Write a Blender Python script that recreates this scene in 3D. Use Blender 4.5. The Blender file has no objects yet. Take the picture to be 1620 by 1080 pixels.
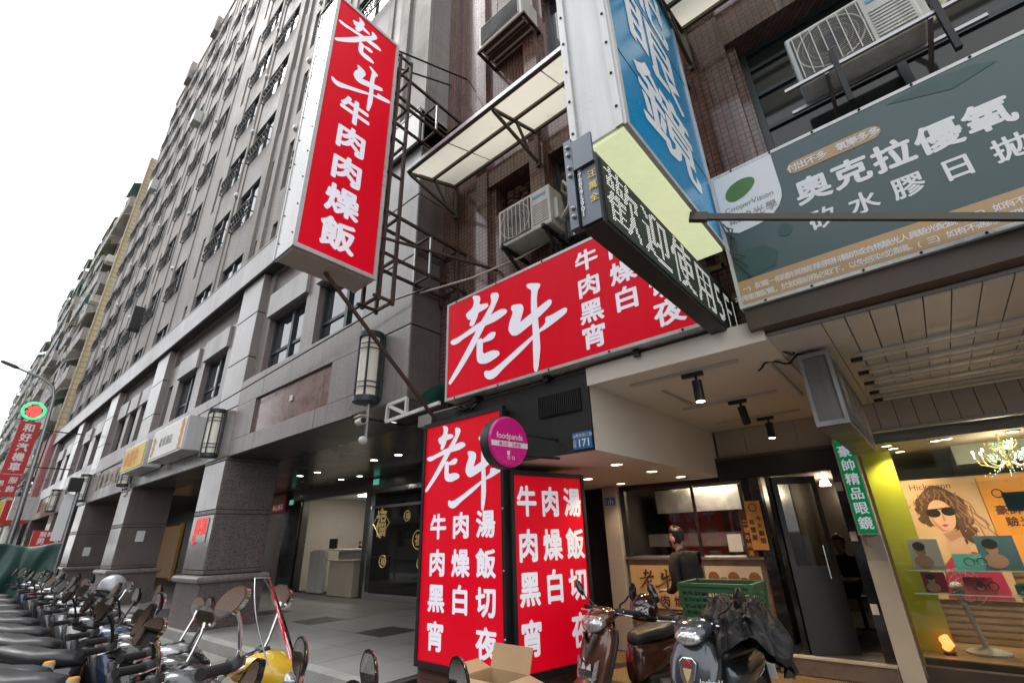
import bpy, bmesh, math, random
import numpy as np
from mathutils import Vector, Matrix, noise as mnoise

R = math.radians
rnd = random.Random(11)
sc = bpy.context.scene
COL = sc.collection

# ------------------------------------------------------------------ camera
YAW, PITCH, ROLL = R(-40.1828), R(22.9084), R(-1.7748)
fw = Vector((math.sin(YAW) * math.cos(PITCH), math.cos(YAW) * math.cos(PITCH), math.sin(PITCH)))
rt = Vector((math.cos(YAW), -math.sin(YAW), 0))
up = rt.cross(fw)
rt, up = math.cos(ROLL) * rt + math.sin(ROLL) * up, -math.sin(ROLL) * rt + math.cos(ROLL) * up
camd = bpy.data.cameras.new('camera')
cam = bpy.data.objects.new('camera', camd)
COL.objects.link(cam)
cam.matrix_world = Matrix(((rt.x, up.x, -fw.x, 0), (rt.y, up.y, -fw.y, 0), (rt.z, up.z, -fw.z, 1.5), (0, 0, 0, 1)))
camd.sensor_width = 36
camd.lens = 737.14 / 1620 * 36
camd.clip_start, camd.clip_end = 0.05, 2000
sc.camera = cam

# ------------------------------------------------------------------ world: white overcast sky
world = bpy.data.worlds.new('World')
sc.world = world
world.use_nodes = True
wn = world.node_tree
wn.nodes.clear()
w_out = wn.nodes.new('ShaderNodeOutputWorld')
w_bg = wn.nodes.new('ShaderNodeBackground')
w_bg2 = wn.nodes.new('ShaderNodeBackground')
w_mix = wn.nodes.new('ShaderNodeMixShader')
w_sky = wn.nodes.new('ShaderNodeTexSky')
w_sky.sky_type = 'NISHITA'
w_sky.sun_disc = False
SUN_EL, SUN_AZ = 58, 250          # degrees; azimuth measured clockwise from +Y
w_sky.sun_elevation = R(SUN_EL)
w_sky.sun_rotation = R(SUN_AZ)
w_bg.inputs['Strength'].default_value = 0.10
wn.links.new(w_sky.outputs[0], w_bg.inputs['Color'])
w_tc = wn.nodes.new('ShaderNodeTexCoord')
w_no = wn.nodes.new('ShaderNodeTexNoise')
w_no.inputs['Scale'].default_value = 1.6
w_no.inputs['Detail'].default_value = 4
w_rp = wn.nodes.new('ShaderNodeValToRGB')
w_rp.color_ramp.elements[0].position, w_rp.color_ramp.elements[1].position = 0.3, 0.75
w_rp.color_ramp.elements[0].color = (0.90, 0.92, 0.95, 1)
w_rp.color_ramp.elements[1].color = (1.0, 1.0, 1.0, 1)
wn.links.new(w_tc.outputs['Generated'], w_no.inputs['Vector'])
wn.links.new(w_no.outputs['Fac'], w_rp.inputs['Fac'])
wn.links.new(w_rp.outputs['Color'], w_bg2.inputs['Color'])
w_bg2.inputs['Strength'].default_value = 1.06
w_mix.inputs['Fac'].default_value = 0.92
wn.links.new(w_bg.outputs[0], w_mix.inputs[1])
wn.links.new(w_bg2.outputs[0], w_mix.inputs[2])
wn.links.new(w_mix.outputs[0], w_out.inputs['Surface'])

# ------------------------------------------------------------------ veiled sun
sund = bpy.data.lights.new('sun', 'SUN')
sund.energy, sund.angle, sund.color = 0.8, R(25), (1.0, 0.97, 0.92)
sun = bpy.data.objects.new('sun', sund)
COL.objects.link(sun)
sdir = Vector((math.sin(R(SUN_AZ)) * math.cos(R(SUN_EL)), math.cos(R(SUN_AZ)) * math.cos(R(SUN_EL)), math.sin(R(SUN_EL))))
sun.rotation_euler = sdir.to_track_quat('Z', 'Y').to_euler()
sun.location = sdir * 60

vs = sc.view_settings
vs.view_transform, vs.look, vs.exposure, vs.gamma = 'Standard', 'None', 1.05, 1.0
vs.use_curve_mapping = False
cy = sc.cycles
cy.use_denoising = True
cy.max_bounces, cy.diffuse_bounces, cy.glossy_bounces, cy.transparent_max_bounces = 7, 3, 4, 12
cy.sample_clamp_indirect = 4.0
cy.caustics_reflective = cy.caustics_refractive = False

# ------------------------------------------------------------------ materials
MATS = {}

def N(nt, t, **kw):
    n = nt.nodes.new(t)
    for k, v in kw.items():
        n.inputs[k].default_value = v
    return n

def newmat(name):
    m = bpy.data.materials.new(name)
    m.use_nodes = True
    nt = m.node_tree
    return m, nt, nt.nodes['Principled BSDF']

def ramp(nt, a, b, ca, cb):
    r = nt.nodes.new('ShaderNodeValToRGB')
    e = r.color_ramp.elements
    e[0].position, e[1].position = a, b
    e[0].color = ca if len(ca) == 4 else (*ca, 1)
    e[1].color = cb if len(cb) == 4 else (*cb, 1)
    return r

def mulmix(nt, a, b, fac=1.0, mode='MULTIPLY'):
    x = nt.nodes.new('ShaderNodeMixRGB')
    x.blend_type = mode
    x.inputs[0].default_value = fac
    nt.links.new(a, x.inputs[1])
    nt.links.new(b, x.inputs[2])
    return x.outputs[0]

def finish(nt, bs, col, var, vsc, streak, bump, bsc, rough, tc):
    """large-scale tone variation, rain streaks, roughness wear and fine relief"""
    if var:
        n = N(nt, 'ShaderNodeTexNoise', Scale=vsc, Detail=6, Roughness=0.62)
        nt.links.new(tc, n.inputs['Vector'])
        r = ramp(nt, 0.28, 0.72, (1 - var,) * 3, (1.0,) * 3)
        nt.links.new(n.outputs['Fac'], r.inputs['Fac'])
        col = mulmix(nt, col, r.outputs[0])
        rr = nt.nodes.new('ShaderNodeMapRange')
        rr.inputs[1].default_value, rr.inputs[2].default_value = 0.3, 0.7
        rr.inputs[3].default_value, rr.inputs[4].default_value = max(0.02, rough * 0.8), min(1, rough * 1.25 + 0.02)
        nt.links.new(n.outputs['Fac'], rr.inputs[0])
        nt.links.new(rr.outputs[0], bs.inputs['Roughness'])
    if streak:
        mp = nt.nodes.new('ShaderNodeMapping')
        mp.inputs['Scale'].default_value = (7, 7, 0.35)
        nt.links.new(tc, mp.inputs[0])
        n = N(nt, 'ShaderNodeTexNoise', Scale=1.0, Detail=5, Roughness=0.7)
        nt.links.new(mp.outputs[0], n.inputs['Vector'])
        r = ramp(nt, 0.42, 0.62, (1,) * 3, (1 - streak, 1 - streak * 1.02, 1 - streak * 1.08))
        nt.links.new(n.outputs['Fac'], r.inputs['Fac'])
        col = mulmix(nt, col, r.outputs[0])
    nt.links.new(col, bs.inputs['Base Color'])
    if bump:
        n = N(nt, 'ShaderNodeTexNoise', Scale=bsc, Detail=3)
        nt.links.new(tc, n.inputs['Vector'])
        b = N(nt, 'ShaderNodeBump', Strength=bump, Distance=0.01)
        nt.links.new(n.outputs['Fac'], b.inputs['Height'])
        nt.links.new(b.outputs[0], bs.inputs['Normal'])

def mat(name, col=(.5, .5, .5), rough=.5, metal=0, var=.15, vsc=3.0, streak=0, bump=0, bsc=60, spec=.5, coat=0,
        emit=None, es=0, speck=None, ior=None, trans=0):
    if name in MATS:
        return MATS[name]
    m, nt, bs = newmat(name)
    tcn = nt.nodes.new('ShaderNodeTexCoord')
    tc = tcn.outputs['Object']
    c = nt.nodes.new('ShaderNodeRGB')
    c.outputs[0].default_value = (*col, 1)
    col_o = c.outputs[0]
    bs.inputs['Roughness'].default_value = rough
    bs.inputs['Metallic'].default_value = metal
    bs.inputs['Specular IOR Level'].default_value = spec
    if ior: bs.inputs['IOR'].default_value = ior
    if coat:
        bs.inputs['Coat Weight'].default_value = coat
        bs.inputs['Coat Roughness'].default_value = 0.06
    if trans: bs.inputs['Transmission Weight'].default_value = trans
    if speck:                                     # (colour, scale, low, high): grains of another mineral
        c2, ssc, lo, hi = speck
        n = N(nt, 'ShaderNodeTexNoise', Scale=ssc, Detail=2, Roughness=0.8)
        nt.links.new(tc, n.inputs['Vector'])
        r = ramp(nt, lo, hi, (0, 0, 0), (1, 1, 1))
        nt.links.new(n.outputs['Fac'], r.inputs['Fac'])
        x = nt.nodes.new('ShaderNodeMixRGB')
        nt.links.new(r.outputs[0], x.inputs[0])
        nt.links.new(col_o, x.inputs[1])
        x.inputs[2].default_value = (*c2, 1)
        col_o = x.outputs[0]
    finish(nt, bs, col_o, var, vsc, streak, bump, bsc, rough, tc)
    if emit:
        bs.inputs['Emission Color'].default_value = (*emit, 1)
        bs.inputs['Emission Strength'].default_value = es
    MATS[name] = m
    return m

def tile(name, c1, c2, mortar, w, h, gap, rough=.35, offset=0.0, plane='wall', bump=.5, var=.2, vsc=1.5, streak=.15, spec=.5, bias=0.0):
    """small ceramic tiles: real sizes in metres, u = x+y on walls, x,y on floors"""
    m, nt, bs = newmat(name)
    tcn = nt.nodes.new('ShaderNodeTexCoord')
    tc = tcn.outputs['Object']
    sp = nt.nodes.new('ShaderNodeSeparateXYZ')
    nt.links.new(tc, sp.inputs[0])
    cb = nt.nodes.new('ShaderNodeCombineXYZ')
    if plane == 'wall':
        ad = nt.nodes.new('ShaderNodeMath')
        nt.links.new(sp.outputs[0], ad.inputs[0])
        nt.links.new(sp.outputs[1], ad.inputs[1])
        nt.links.new(ad.outputs[0], cb.inputs[0])
        nt.links.new(sp.outputs[2], cb.inputs[1])
    else:
        nt.links.new(sp.outputs[0], cb.inputs[0])
        nt.links.new(sp.outputs[1], cb.inputs[1])
    b = nt.nodes.new('ShaderNodeTexBrick')
    b.offset = offset
    b.squash = 1.0
    b.inputs['Scale'].default_value = 1.0
    b.inputs['Color1'].default_value = (*c1, 1)
    b.inputs['Color2'].default_value = (*c2, 1)
    b.inputs['Mortar'].default_value = (*mortar, 1)
    b.inputs['Mortar Size'].default_value = gap
    b.inputs['Mortar Smooth'].default_value = 0.2
    b.inputs['Bias'].default_value = bias
    b.inputs['Brick Width'].default_value = w
    b.inputs['Row Height'].default_value = h
    nt.links.new(cb.outputs[0], b.inputs['Vector'])
    bs.inputs['Specular IOR Level'].default_value = spec
    bs.inputs['Roughness'].default_value = rough
    finish(nt, bs, b.outputs['Color'], var, vsc, streak, 0, 0, rough, tc)
    if bump:
        bp = N(nt, 'ShaderNodeBump', Strength=bump, Distance=0.006)
        bp.invert = True
        nt.links.new(b.outputs['Fac'], bp.inputs['Height'])
        nt.links.new(bp.outputs[0], bs.inputs['Normal'])
    MATS[name] = m
    return m

def clearglass(name, tint=(.9, .95, .93), ior=1.5, rough=.02):
    """thin window glass: transparent with Fresnel reflection"""
    m, nt, bs = newmat(name)
    nt.nodes.remove(bs)
    out = nt.nodes['Material Output']
    tr = N(nt, 'ShaderNodeBsdfTransparent', Color=(*tint, 1))
    gl = N(nt, 'ShaderNodeBsdfGlossy', Roughness=rough, Color=(1, 1, 1, 1))
    fr = N(nt, 'ShaderNodeFresnel', IOR=ior)
    mx = nt.nodes.new('ShaderNodeMixShader')
    nt.links.new(fr.outputs[0], mx.inputs[0])
    nt.links.new(tr.outputs[0], mx.inputs[1])
    nt.links.new(gl.outputs[0], mx.inputs[2])
    nt.links.new(mx.outputs[0], out.inputs['Surface'])
    MATS[name] = m
    return m

mat('granite', (.36, .315, .30), .3, var=.22, vsc=1.2, streak=.18, speck=((.11, .095, .09), 85, .47, .58), bump=.06, bsc=300)
mat('granite_dark', (.245, .20, .19), .4, var=.25, vsc=1.5, streak=.12, speck=((.05, .04, .038), 70, .47, .58), bump=.12, bsc=250)
mat('granite_polished', (.31, .28, .268), .22, var=.2, vsc=1.0, streak=.15, speck=((.2, .18, .172), 120, .48, .6), spec=.8)
mat('granite_pale', (.38, .365, .36), .34, var=.18, vsc=.8, streak=.2, speck=((.3, .29, .28), 160, .54, .64), spec=.6)
mat('marble_red', (.30, .185, .165), .13, var=.35, vsc=2.2, streak=.12, speck=((.2, .12, .11), 8, .45, .65), spec=.6)
mat('joint', (.05, .048, .046), .9, var=.1)
tile('tower_tile', (.36, .335, .315), (.315, .29, .275), (.17, .155, .145), .24, .062, .007, .55, offset=.5, bump=.7, var=.18, vsc=.35, streak=.2)
tile('tower_rib', (.375, .345, .315), (.33, .30, .275), (.17, .155, .14), .6, .065, .012, .6, bump=1.0, var=.2, vsc=.5, streak=.15)
tile('brown_tile', (.25, .14, .115), (.195, .105, .085), (.05, .038, .033), .072, .072, .0065, .13, bump=.6, var=.35, vsc=1.1, streak=.3, spec=.6)
tile('yellow_tile', (.66, .55, .34), (.60, .49, .30), (.40, .33, .2), .5, .42, .045, .5, bump=.8, var=.2, vsc=.4, streak=.2)
tile('white_tile', (.74, .69, .60), (.68, .63, .55), (.5, .46, .4), .25, .12, .012, .45, bump=.5, var=.35, vsc=.5, streak=.35)
tile('brick_base', (.155, .05, .036), (.105, .035, .027), (.06, .05, .045), .21, .065, .01, .7, offset=.5, bump=.8)
mat('asphalt', (.052, .052, .054), .85, var=.35, vsc=1.2, bump=.5, bsc=180, speck=((.12, .12, .12), 160, .6, .7))
mat('paving', (.33, .32, .31), .55, var=.3, vsc=1.0, bump=.12, bsc=120, speck=((.13, .125, .12), 120, .5, .62))
mat('paving_dark', (.05, .048, .047), .5, var=.25, vsc=1.2)
mat('kerb', (.42, .41, .39), .65, var=.3, vsc=2.0, bump=.2, bsc=90, speck=((.25, .24, .23), 90, .5, .6))
mat('pebble', (.36, .25, .115), .6, var=.3, vsc=4, bump=.6, bsc=120, speck=((.13, .085, .045), 75, .47, .55))
mat('pebble_dark', (.045, .035, .03), .6, var=.3, vsc=4, bump=.5, bsc=120)
mat('iron', (.02, .02, .022), .45, .3, var=.3)
mat('rust', (.075, .05, .042), .7, .3, var=.5, vsc=6, bump=.3, bsc=40, speck=((.14, .062, .03), 14, .5, .68))
mat('galv', (.42, .43, .44), .38, .85, var=.25, vsc=5)
mat('alu_white', (.62, .63, .63), .28, .15, var=.12, vsc=1.5, streak=.12)
mat('dark_frame', (.052, .066, .074), .35, .3, var=.2)
mat('black', (.012, .012, .013), .45, var=.2)
mat('black_gloss', (.014, .014, .015), .1, var=.1, coat=.5)
mat('rubber', (.02, .02, .021), .75, var=.25, vsc=9)
mat('chrome', (.72, .73, .74), .12, 1.0, var=.1, vsc=8)
mat('mirror_glass', (.85, .87, .88), .01, 1.0, var=0)
mat('glass_dark', (.02, .024, .027), .03, var=0, spec=.9, ior=1.8)
mat('glass_plain', (.03, .032, .03), .06, var=0, spec=.5, ior=1.45)
mat('glass_door', (.012, .012, .012), .04, var=0, spec=.6, ior=1.5)
clearglass('glass_clear')
clearglass('glass_shop', (.86, .9, .86), 1.55)
mat('white_paint', (.74, .73, .70), .5, var=.12, vsc=1.2, streak=.08)
mat('cream_panel', (.60, .55, .45), .55, var=.2, vsc=1.5)
mat('soffit_white', (.78, .73, .66), .6, var=.12, vsc=1.0)
mat('grey_panel', (.44, .41, .37), .6, var=.2, vsc=1.0)
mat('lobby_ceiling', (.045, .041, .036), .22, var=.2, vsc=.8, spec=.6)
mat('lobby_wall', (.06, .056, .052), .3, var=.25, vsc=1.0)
mat('red_sign', (.60, .0, .014), .45, var=.08, vsc=1.2, streak=.06, spec=.15, emit=(.9, .0, .02), es=.12)
mat('red_sign_lower', (.52, .0, .012), .45, var=.06, vsc=1.2, spec=.25, emit=(1.0, .0, .02), es=.15)
mat('sign_white', (.80, .81, .86), .4, var=.04, emit=(.8, .82, 1.0), es=.14)
mat('sign_white_plain', (.80, .81, .82), .4, var=.05)
mat('skin', (.52, .33, .25), .5, var=.1)
mat('hair', (.012, .01, .009), .5, var=.2, vsc=30)
mat('cloth_black', (.008, .008, .01), .85, var=.3, vsc=6, bump=.3, bsc=200)
mat('wood_dark', (.085, .06, .046), .45, var=.4, vsc=2.0)
mat('cardboard', (.46, .31, .17), .8, var=.15, vsc=4, bump=.1, bsc=30)
mat('lamp_glow', (.9, .88, .8), .4, var=0, emit=(1.0, .93, .78), es=9)
mat('lamp_warm', (.9, .85, .75), .4, var=0, emit=(1.0, .78, .48), es=10)

# ------------------------------------------------------------------ mesh helpers
X_, Y_, Z_ = Vector((1, 0, 0)), Vector((0, 1, 0)), Vector((0, 0, 1))

def basis(d):
    d = d.normalized()
    a = Z_ if abs(d.z) < 0.95 else Y_
    u = a.cross(d).normalized()
    return u, d.cross(u).normalized()

class MB:
    """collects shapes; becomes one mesh object"""
    def __init__(s):
        s.v, s.f, s.m = [], [], []
    def add(s, vs_, fs, mi=0):
        o = len(s.v)
        s.v += [tuple(p) for p in vs_]
        s.f += [tuple(i + o for i in f) for f in fs]
        s.m += [mi] * len(fs)
        return s
    def box(s, x0, x1, y0, y1, z0, z1, mi=0):
        if x0 > x1: x0, x1 = x1, x0
        if y0 > y1: y0, y1 = y1, y0
        if z0 > z1: z0, z1 = z1, z0
        v = [(x, y, z) for z in (z0, z1) for y in (y0, y1) for x in (x0, x1)]
        return s.add(v, [(0, 2, 3, 1), (4, 5, 7, 6), (0, 1, 5, 4), (2, 6, 7, 3), (0, 4, 6, 2), (1, 3, 7, 5)], mi)
    def bar(s, p, q, w, h=None, mi=0, upv=None):
        p, q = Vector(p), Vector(q)
        h = h or w
        d = (q - p)
        u, v = basis(d)
        if upv is not None:
            u = Vector(upv).cross(d).normalized(); v = d.normalized().cross(u)
        pts = []
        for c in (p, q):
            for a, b in ((-1, -1), (1, -1), (1, 1), (-1, 1)):
                pts.append(c + u * a * w / 2 + v * b * h / 2)
        return s.add(pts, [(3, 2, 1, 0), (4, 5, 6, 7), (0, 1, 5, 4), (1, 2, 6, 5), (2, 3, 7, 6), (3, 0, 4, 7)], mi)
    def tube(s, path, r, seg=8, mi=0, cap=True):
        path = [Vector(p) for p in path]
        rs = r if isinstance(r, (list, tuple)) else [r] * len(path)
        rings = []
        u = None
        for i, p in enumerate(path):
            d = (path[min(i + 1, len(path) - 1)] - path[max(i - 1, 0)]).normalized()
            if u is None:
                u, v = basis(d)
            else:
                u = (u - d * u.dot(d)).normalized(); v = d.cross(u)
            rings.append([p + (u * math.cos(t) + v * math.sin(t)) * rs[i] for t in [2 * math.pi * k / seg for k in range(seg)]])
        return s.loft(rings, mi, cap)
    def loft(s, rings, mi=0, cap=True, closed=True):
        n = len(rings[0])
        pts = [p for r in rings for p in r]
        fs = []
        m = n if closed else n - 1
        for i in range(len(rings) - 1):
            for k in range(m):
                a, b = i * n + k, i * n + (k + 1) % n
                fs.append((a, b, b + n, a + n))
        if cap and closed:
            fs.append(tuple(range(n - 1, -1, -1)))
            fs.append(tuple((len(rings) - 1) * n + k for k in range(n)))
        return s.add(pts, fs, mi)
    def lathe(s, prof, o=(0, 0, 0), axis=Z_, seg=24, mi=0, cap=True):
        o = Vector(o); axis = Vector(axis).normalized()
        u, v = basis(axis)
        rings = [[o + axis * h + (u * math.cos(t) + v * math.sin(t)) * max(r, 1e-4) for t in [2 * math.pi * k / seg for k in range(seg)]] for r, h in prof]
        return s.loft(rings, mi, cap)
    def prism(s, poly, o, u, v, d, mi=0):
        """polygon in the plane (o,u,v), from lift 0 to d along u x v"""
        o, u, v = Vector(o), Vector(u), Vector(v)
        nn = u.cross(v).normalized()
        n = len(poly)
        ar = sum(poly[i][0] * poly[(i + 1) % n][1] - poly[(i + 1) % n][0] * poly[i][1] for i in range(n))
        if ar < 0: poly = poly[::-1]
        b = [o + u * a + v * c for a, c in poly]
        t = [p + nn * d for p in b]
        return s.add(b + t, [tuple(range(n - 1, -1, -1)), tuple(range(n, 2 * n))] + [(i, (i + 1) % n, n + (i + 1) % n, n + i) for i in range(n)], mi)
    def flat(s, poly, o, u, v, lift=0, mi=0):
        o, u, v = Vector(o), Vector(u), Vector(v)
        nn = u.cross(v).normalized()
        n = len(poly)
        ar = sum(poly[i][0] * poly[(i + 1) % n][1] - poly[(i + 1) % n][0] * poly[i][1] for i in range(n))
        if ar < 0: poly = poly[::-1]
        return s.add([o + u * a + v * c + nn * lift for a, c in poly], [tuple(range(n))], mi)
    def ring(s, c, ax, r, t, seg=20, seg2=6, mi=0):
        c, ax = Vector(c), Vector(ax).normalized()
        u, v = basis(ax)
        pts, fs = [], []
        for i in range(seg):
            a = 2 * math.pi * i / seg
            d = u * math.cos(a) + v * math.sin(a)
            for k in range(seg2):
                b = 2 * math.pi * k / seg2
                pts.append(c + d * (r + t * math.cos(b)) + ax * t * math.sin(b))
        for i in range(seg):
            for k in range(seg2):
                fs.append((i * seg2 + k, ((i + 1) % seg) * seg2 + k, ((i + 1) % seg) * seg2 + (k + 1) % seg2, i * seg2 + (k + 1) % seg2))
        return s.add(pts, fs, mi)
    def ball(s, c, r, seg=14, rings=8, mi=0):
        rx, ry, rz = r if isinstance(r, (tuple, list)) else (r, r, r)
        rr = []
        for i in range(rings + 1):
            a = math.pi * i / rings
            q = max(math.sin(a), 1e-3)
            rr.append([(c[0] + rx * q * math.cos(2 * math.pi * k / seg), c[1] + ry * q * math.sin(2 * math.pi * k / seg), c[2] - rz * math.cos(a)) for k in range(seg)])
        return s.loft(rr, mi)
    def text(s, body, o, u, v, cx, cy_, size, sx=1.0, bold=0.0, lift=.002, mi=0, pitch=None, vertical=False, latin=False):
        """flat lettering centred on (cx,cy) of the plane; CJK one glyph per cell"""
        o, u, v = Vector(o), Vector(u), Vector(v)
        nn = u.cross(v).normalized()
        if latin:
            g = glyph(body)
            w0 = (g[2][0] + g[2][1]) / 2
            items = [(g, cx, cy_, w0, .35)]
        else:
            p = pitch or size * 1.05
            k = len(body)
            items = []
            for i, ch in enumerate(body):
                if ch == ' ': continue
                off = (i - (k - 1) / 2) * p
                g = glyph(ch)
                items.append((g, cx + (0 if vertical else off), cy_ - (off if vertical else 0), .5, .38))
        # heavier strokes: the same outline repeated round a small circle, each copy a hair above the last
        ring_ = [(0, 0)] if bold < .008 else [(bold * math.cos(q), bold * math.sin(q)) for q in [2 * math.pi * k / 8 for k in range(8)]]
        for g, a, b, mx, my in items:
            for k, (ex, ey) in enumerate(ring_):
                s.add([o + u * (a + (x + ex - mx) * size * sx) + v * (b + (y + ey - my) * size) + nn * (lift + k * .00012) for x, y in g[0]], g[1], mi)
        return s

_glyphs = {}
def glyph(ch, bold=0.0):
    k = (ch, bold)
    if k not in _glyphs:
        c = bpy.data.curves.new('glyph', 'FONT')
        c.body = ch
        c.resolution_u = 3
        c.offset = bold
        o = bpy.data.objects.new('glyph', c)
        m = o.to_mesh()
        vv = [(p.co.x, p.co.y) for p in m.vertices]
        ff = []
        for p in m.polygons:
            t = tuple(p.vertices)
            (x0, y0), (x1, y1), (x2, y2) = (vv[t[i]] for i in range(3))
            if (x1 - x0) * (y2 - y0) - (x2 - x0) * (y1 - y0) < 0: t = t[::-1]
            ff.append(t)
        xs = [p[0] for p in vv] or [0]
        _glyphs[k] = (vv, ff, (min(xs), max(xs)))
        o.to_mesh_clear()
        bpy.data.objects.remove(o); bpy.data.curves.remove(c)
    return _glyphs[k]

ORG = {}

def setp(o, label=None, cat=None, group=None, kind=None):
    if label: o['label'] = label
    if cat: o['category'] = cat
    if group: o['group'] = group
    if kind: o['kind'] = kind
    return o

def mesh_of(name, mb, mats, org, smooth):
    me = bpy.data.meshes.new(name)
    me.from_pydata([(x - org[0], y - org[1], z - org[2]) for x, y, z in mb.v], [], mb.f)
    for m in mats:
        me.materials.append(MATS[m] if isinstance(m, str) else m)
    if len(mats) > 1:
        me.polygons.foreach_set('material_index', mb.m)
    if smooth:
        me.shade_smooth()
        if smooth != 'all':
            me.set_sharp_from_angle(angle=R(38))
    me.update()
    return me

def mk(name, mb, mats, parent=None, smooth=False, bevel=0, seg=2, org=None):
    if not isinstance(mats, (list, tuple)): mats = [mats]
    o_ = ORG[parent] if parent is not None else Vector(org or (0, 0, 0))
    me = mesh_of(name, mb, mats, o_, smooth)
    o = bpy.data.objects.new(name, me)
    COL.objects.link(o)
    if parent is not None:
        o.parent = parent
    else:
        o.location = o_
    ORG[o] = o_
    if bevel:
        b = o.modifiers.new('bevel', 'BEVEL')
        b.width, b.segments, b.limit_method, b.angle_limit = bevel, seg, 'ANGLE', R(40)
    return o

def thing(name, label, cat, loc=(0, 0, 0), group=None):
    o = bpy.data.objects.new(name, None)
    COL.objects.link(o)
    o.empty_display_size = .1
    o.location = loc
    ORG[o] = Vector(loc)
    return setp(o, label, cat, group)

def solo(name, mb, mats, label, cat, group=None, smooth=False, bevel=0):
    a = np.array(mb.v)
    lo, hi = a.min(0), a.max(0)
    return setp(mk(name, mb, mats, None, smooth, bevel, org=((lo[0] + hi[0]) / 2, (lo[1] + hi[1]) / 2, lo[2])), label, cat, group)

def struct(name, mb, mats, smooth=False):
    return setp(mk(name, mb, mats, None, smooth), kind='structure')

def place(mesh_src, parent, loc, name=None, rotz=0, scale=None):
    """a copy of a part sharing its mesh"""
    o = mesh_src.copy()
    if name: o.name = name
    COL.objects.link(o)
    o.parent = parent
    o.location = Vector(loc) - (ORG[parent] if parent in ORG else Vector())
    o.rotation_euler = (0, 0, rotz)
    if scale: o.scale = scale
    ORG[o] = ORG[parent] if parent in ORG else Vector()
    return o

def dup(root, loc, rotz=0, label=None, group=None):
    def cp(o, par):
        c = o.copy()
        COL.objects.link(c)
        c.parent = par
        for ch in o.children: cp(ch, c)
        return c
    r = cp(root, None)
    r.location = loc
    r.rotation_euler = (0, 0, rotz)
    if label: r['label'] = label
    if group: r['group'] = group
    return r

def sheet(x0, x1, z0, z1, yf, depth, openings, mb=None, mi=0, mj=None):
    """front skin of a wall facing -Y at y=yf with real openings and their reveals"""
    mb = mb or MB()
    mj = mi if mj is None else mj
    xs = sorted({x0, x1} | {v for o in openings for v in (o[0], o[1]) if x0 < v < x1})
    zs = sorted({z0, z1} | {v for o in openings for v in (o[2], o[3]) if z0 < v < z1})
    for za, zb in zip(zs, zs[1:]):
        zc = (za + zb) / 2
        run = None
        for xa, xb in zip(xs, xs[1:]):
            xc = (xa + xb) / 2
            hole = any(o[0] < xc < o[1] and o[2] < zc < o[3] for o in openings)
            if hole:
                if run is not None:
                    mb.add([(run, yf, za), (xa, yf, za), (xa, yf, zb), (run, yf, zb)], [(0, 1, 2, 3)], mi); run = None
            elif run is None:
                run = xa
        if run is not None:
            mb.add([(run, yf, za), (x1, yf, za), (x1, yf, zb), (run, yf, zb)], [(0, 1, 2, 3)], mi)
    for a, b, c, d in openings:
        y2 = yf + depth
        mb.add([(a, yf, c), (a, y2, c), (a, y2, d), (a, yf, d)], [(3, 2, 1, 0)], mj)
        mb.add([(b, yf, c), (b, y2, c), (b, y2, d), (b, yf, d)], [(0, 1, 2, 3)], mj)
        mb.add([(a, yf, c), (b, yf, c), (b, y2, c), (a, y2, c)], [(0, 1, 2, 3)], mj)
        mb.add([(a, yf, d), (b, yf, d), (b, y2, d), (a, y2, d)], [(3, 2, 1, 0)], mj)
    return mb

def slabs(parent, xs, zs, yf, th, matn, gap=.008, name='stone_slab', jig=.003):
    """each slab a part of its own, joints open to the dark backing"""
    for xa, xb in zip(xs, xs[1:]):
        for za, zb in zip(zs, zs[1:]):
            d = rnd.uniform(0, jig)
            mk(name, MB().box(xa + gap / 2, xb - gap / 2, yf + d, yf + th, za + gap / 2, zb - gap / 2), matn, parent)

def chaikin(p, k=1):
    for _ in range(k):
        q = []
        for i in range(len(p)):
            (ax, ay), (bx, by) = p[i], p[(i + 1) % len(p)]
            q += [(.8 * ax + .2 * bx, .8 * ay + .2 * by), (.2 * ax + .8 * bx, .2 * ay + .8 * by)]
        p = q
    return p

def lamp(name, kind, loc, energy, color=(1, .85, .65), parent=None, size=.1, rot=None, spot=None):
    d = bpy.data.lights.new(name, kind)
    d.energy, d.color = energy, color
    if kind == 'AREA': d.size = size
    else: d.shadow_soft_size = size
    if kind == 'SPOT':
        d.spot_size = spot or R(100); d.spot_blend = .6
    o = bpy.data.objects.new(name, d)
    COL.objects.link(o)
    if parent is not None:
        o.parent = parent
        o.location = Vector(loc) - ORG[parent]
    else:
        o.location = loc
    if rot: o.rotation_euler = rot
    return o

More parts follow.
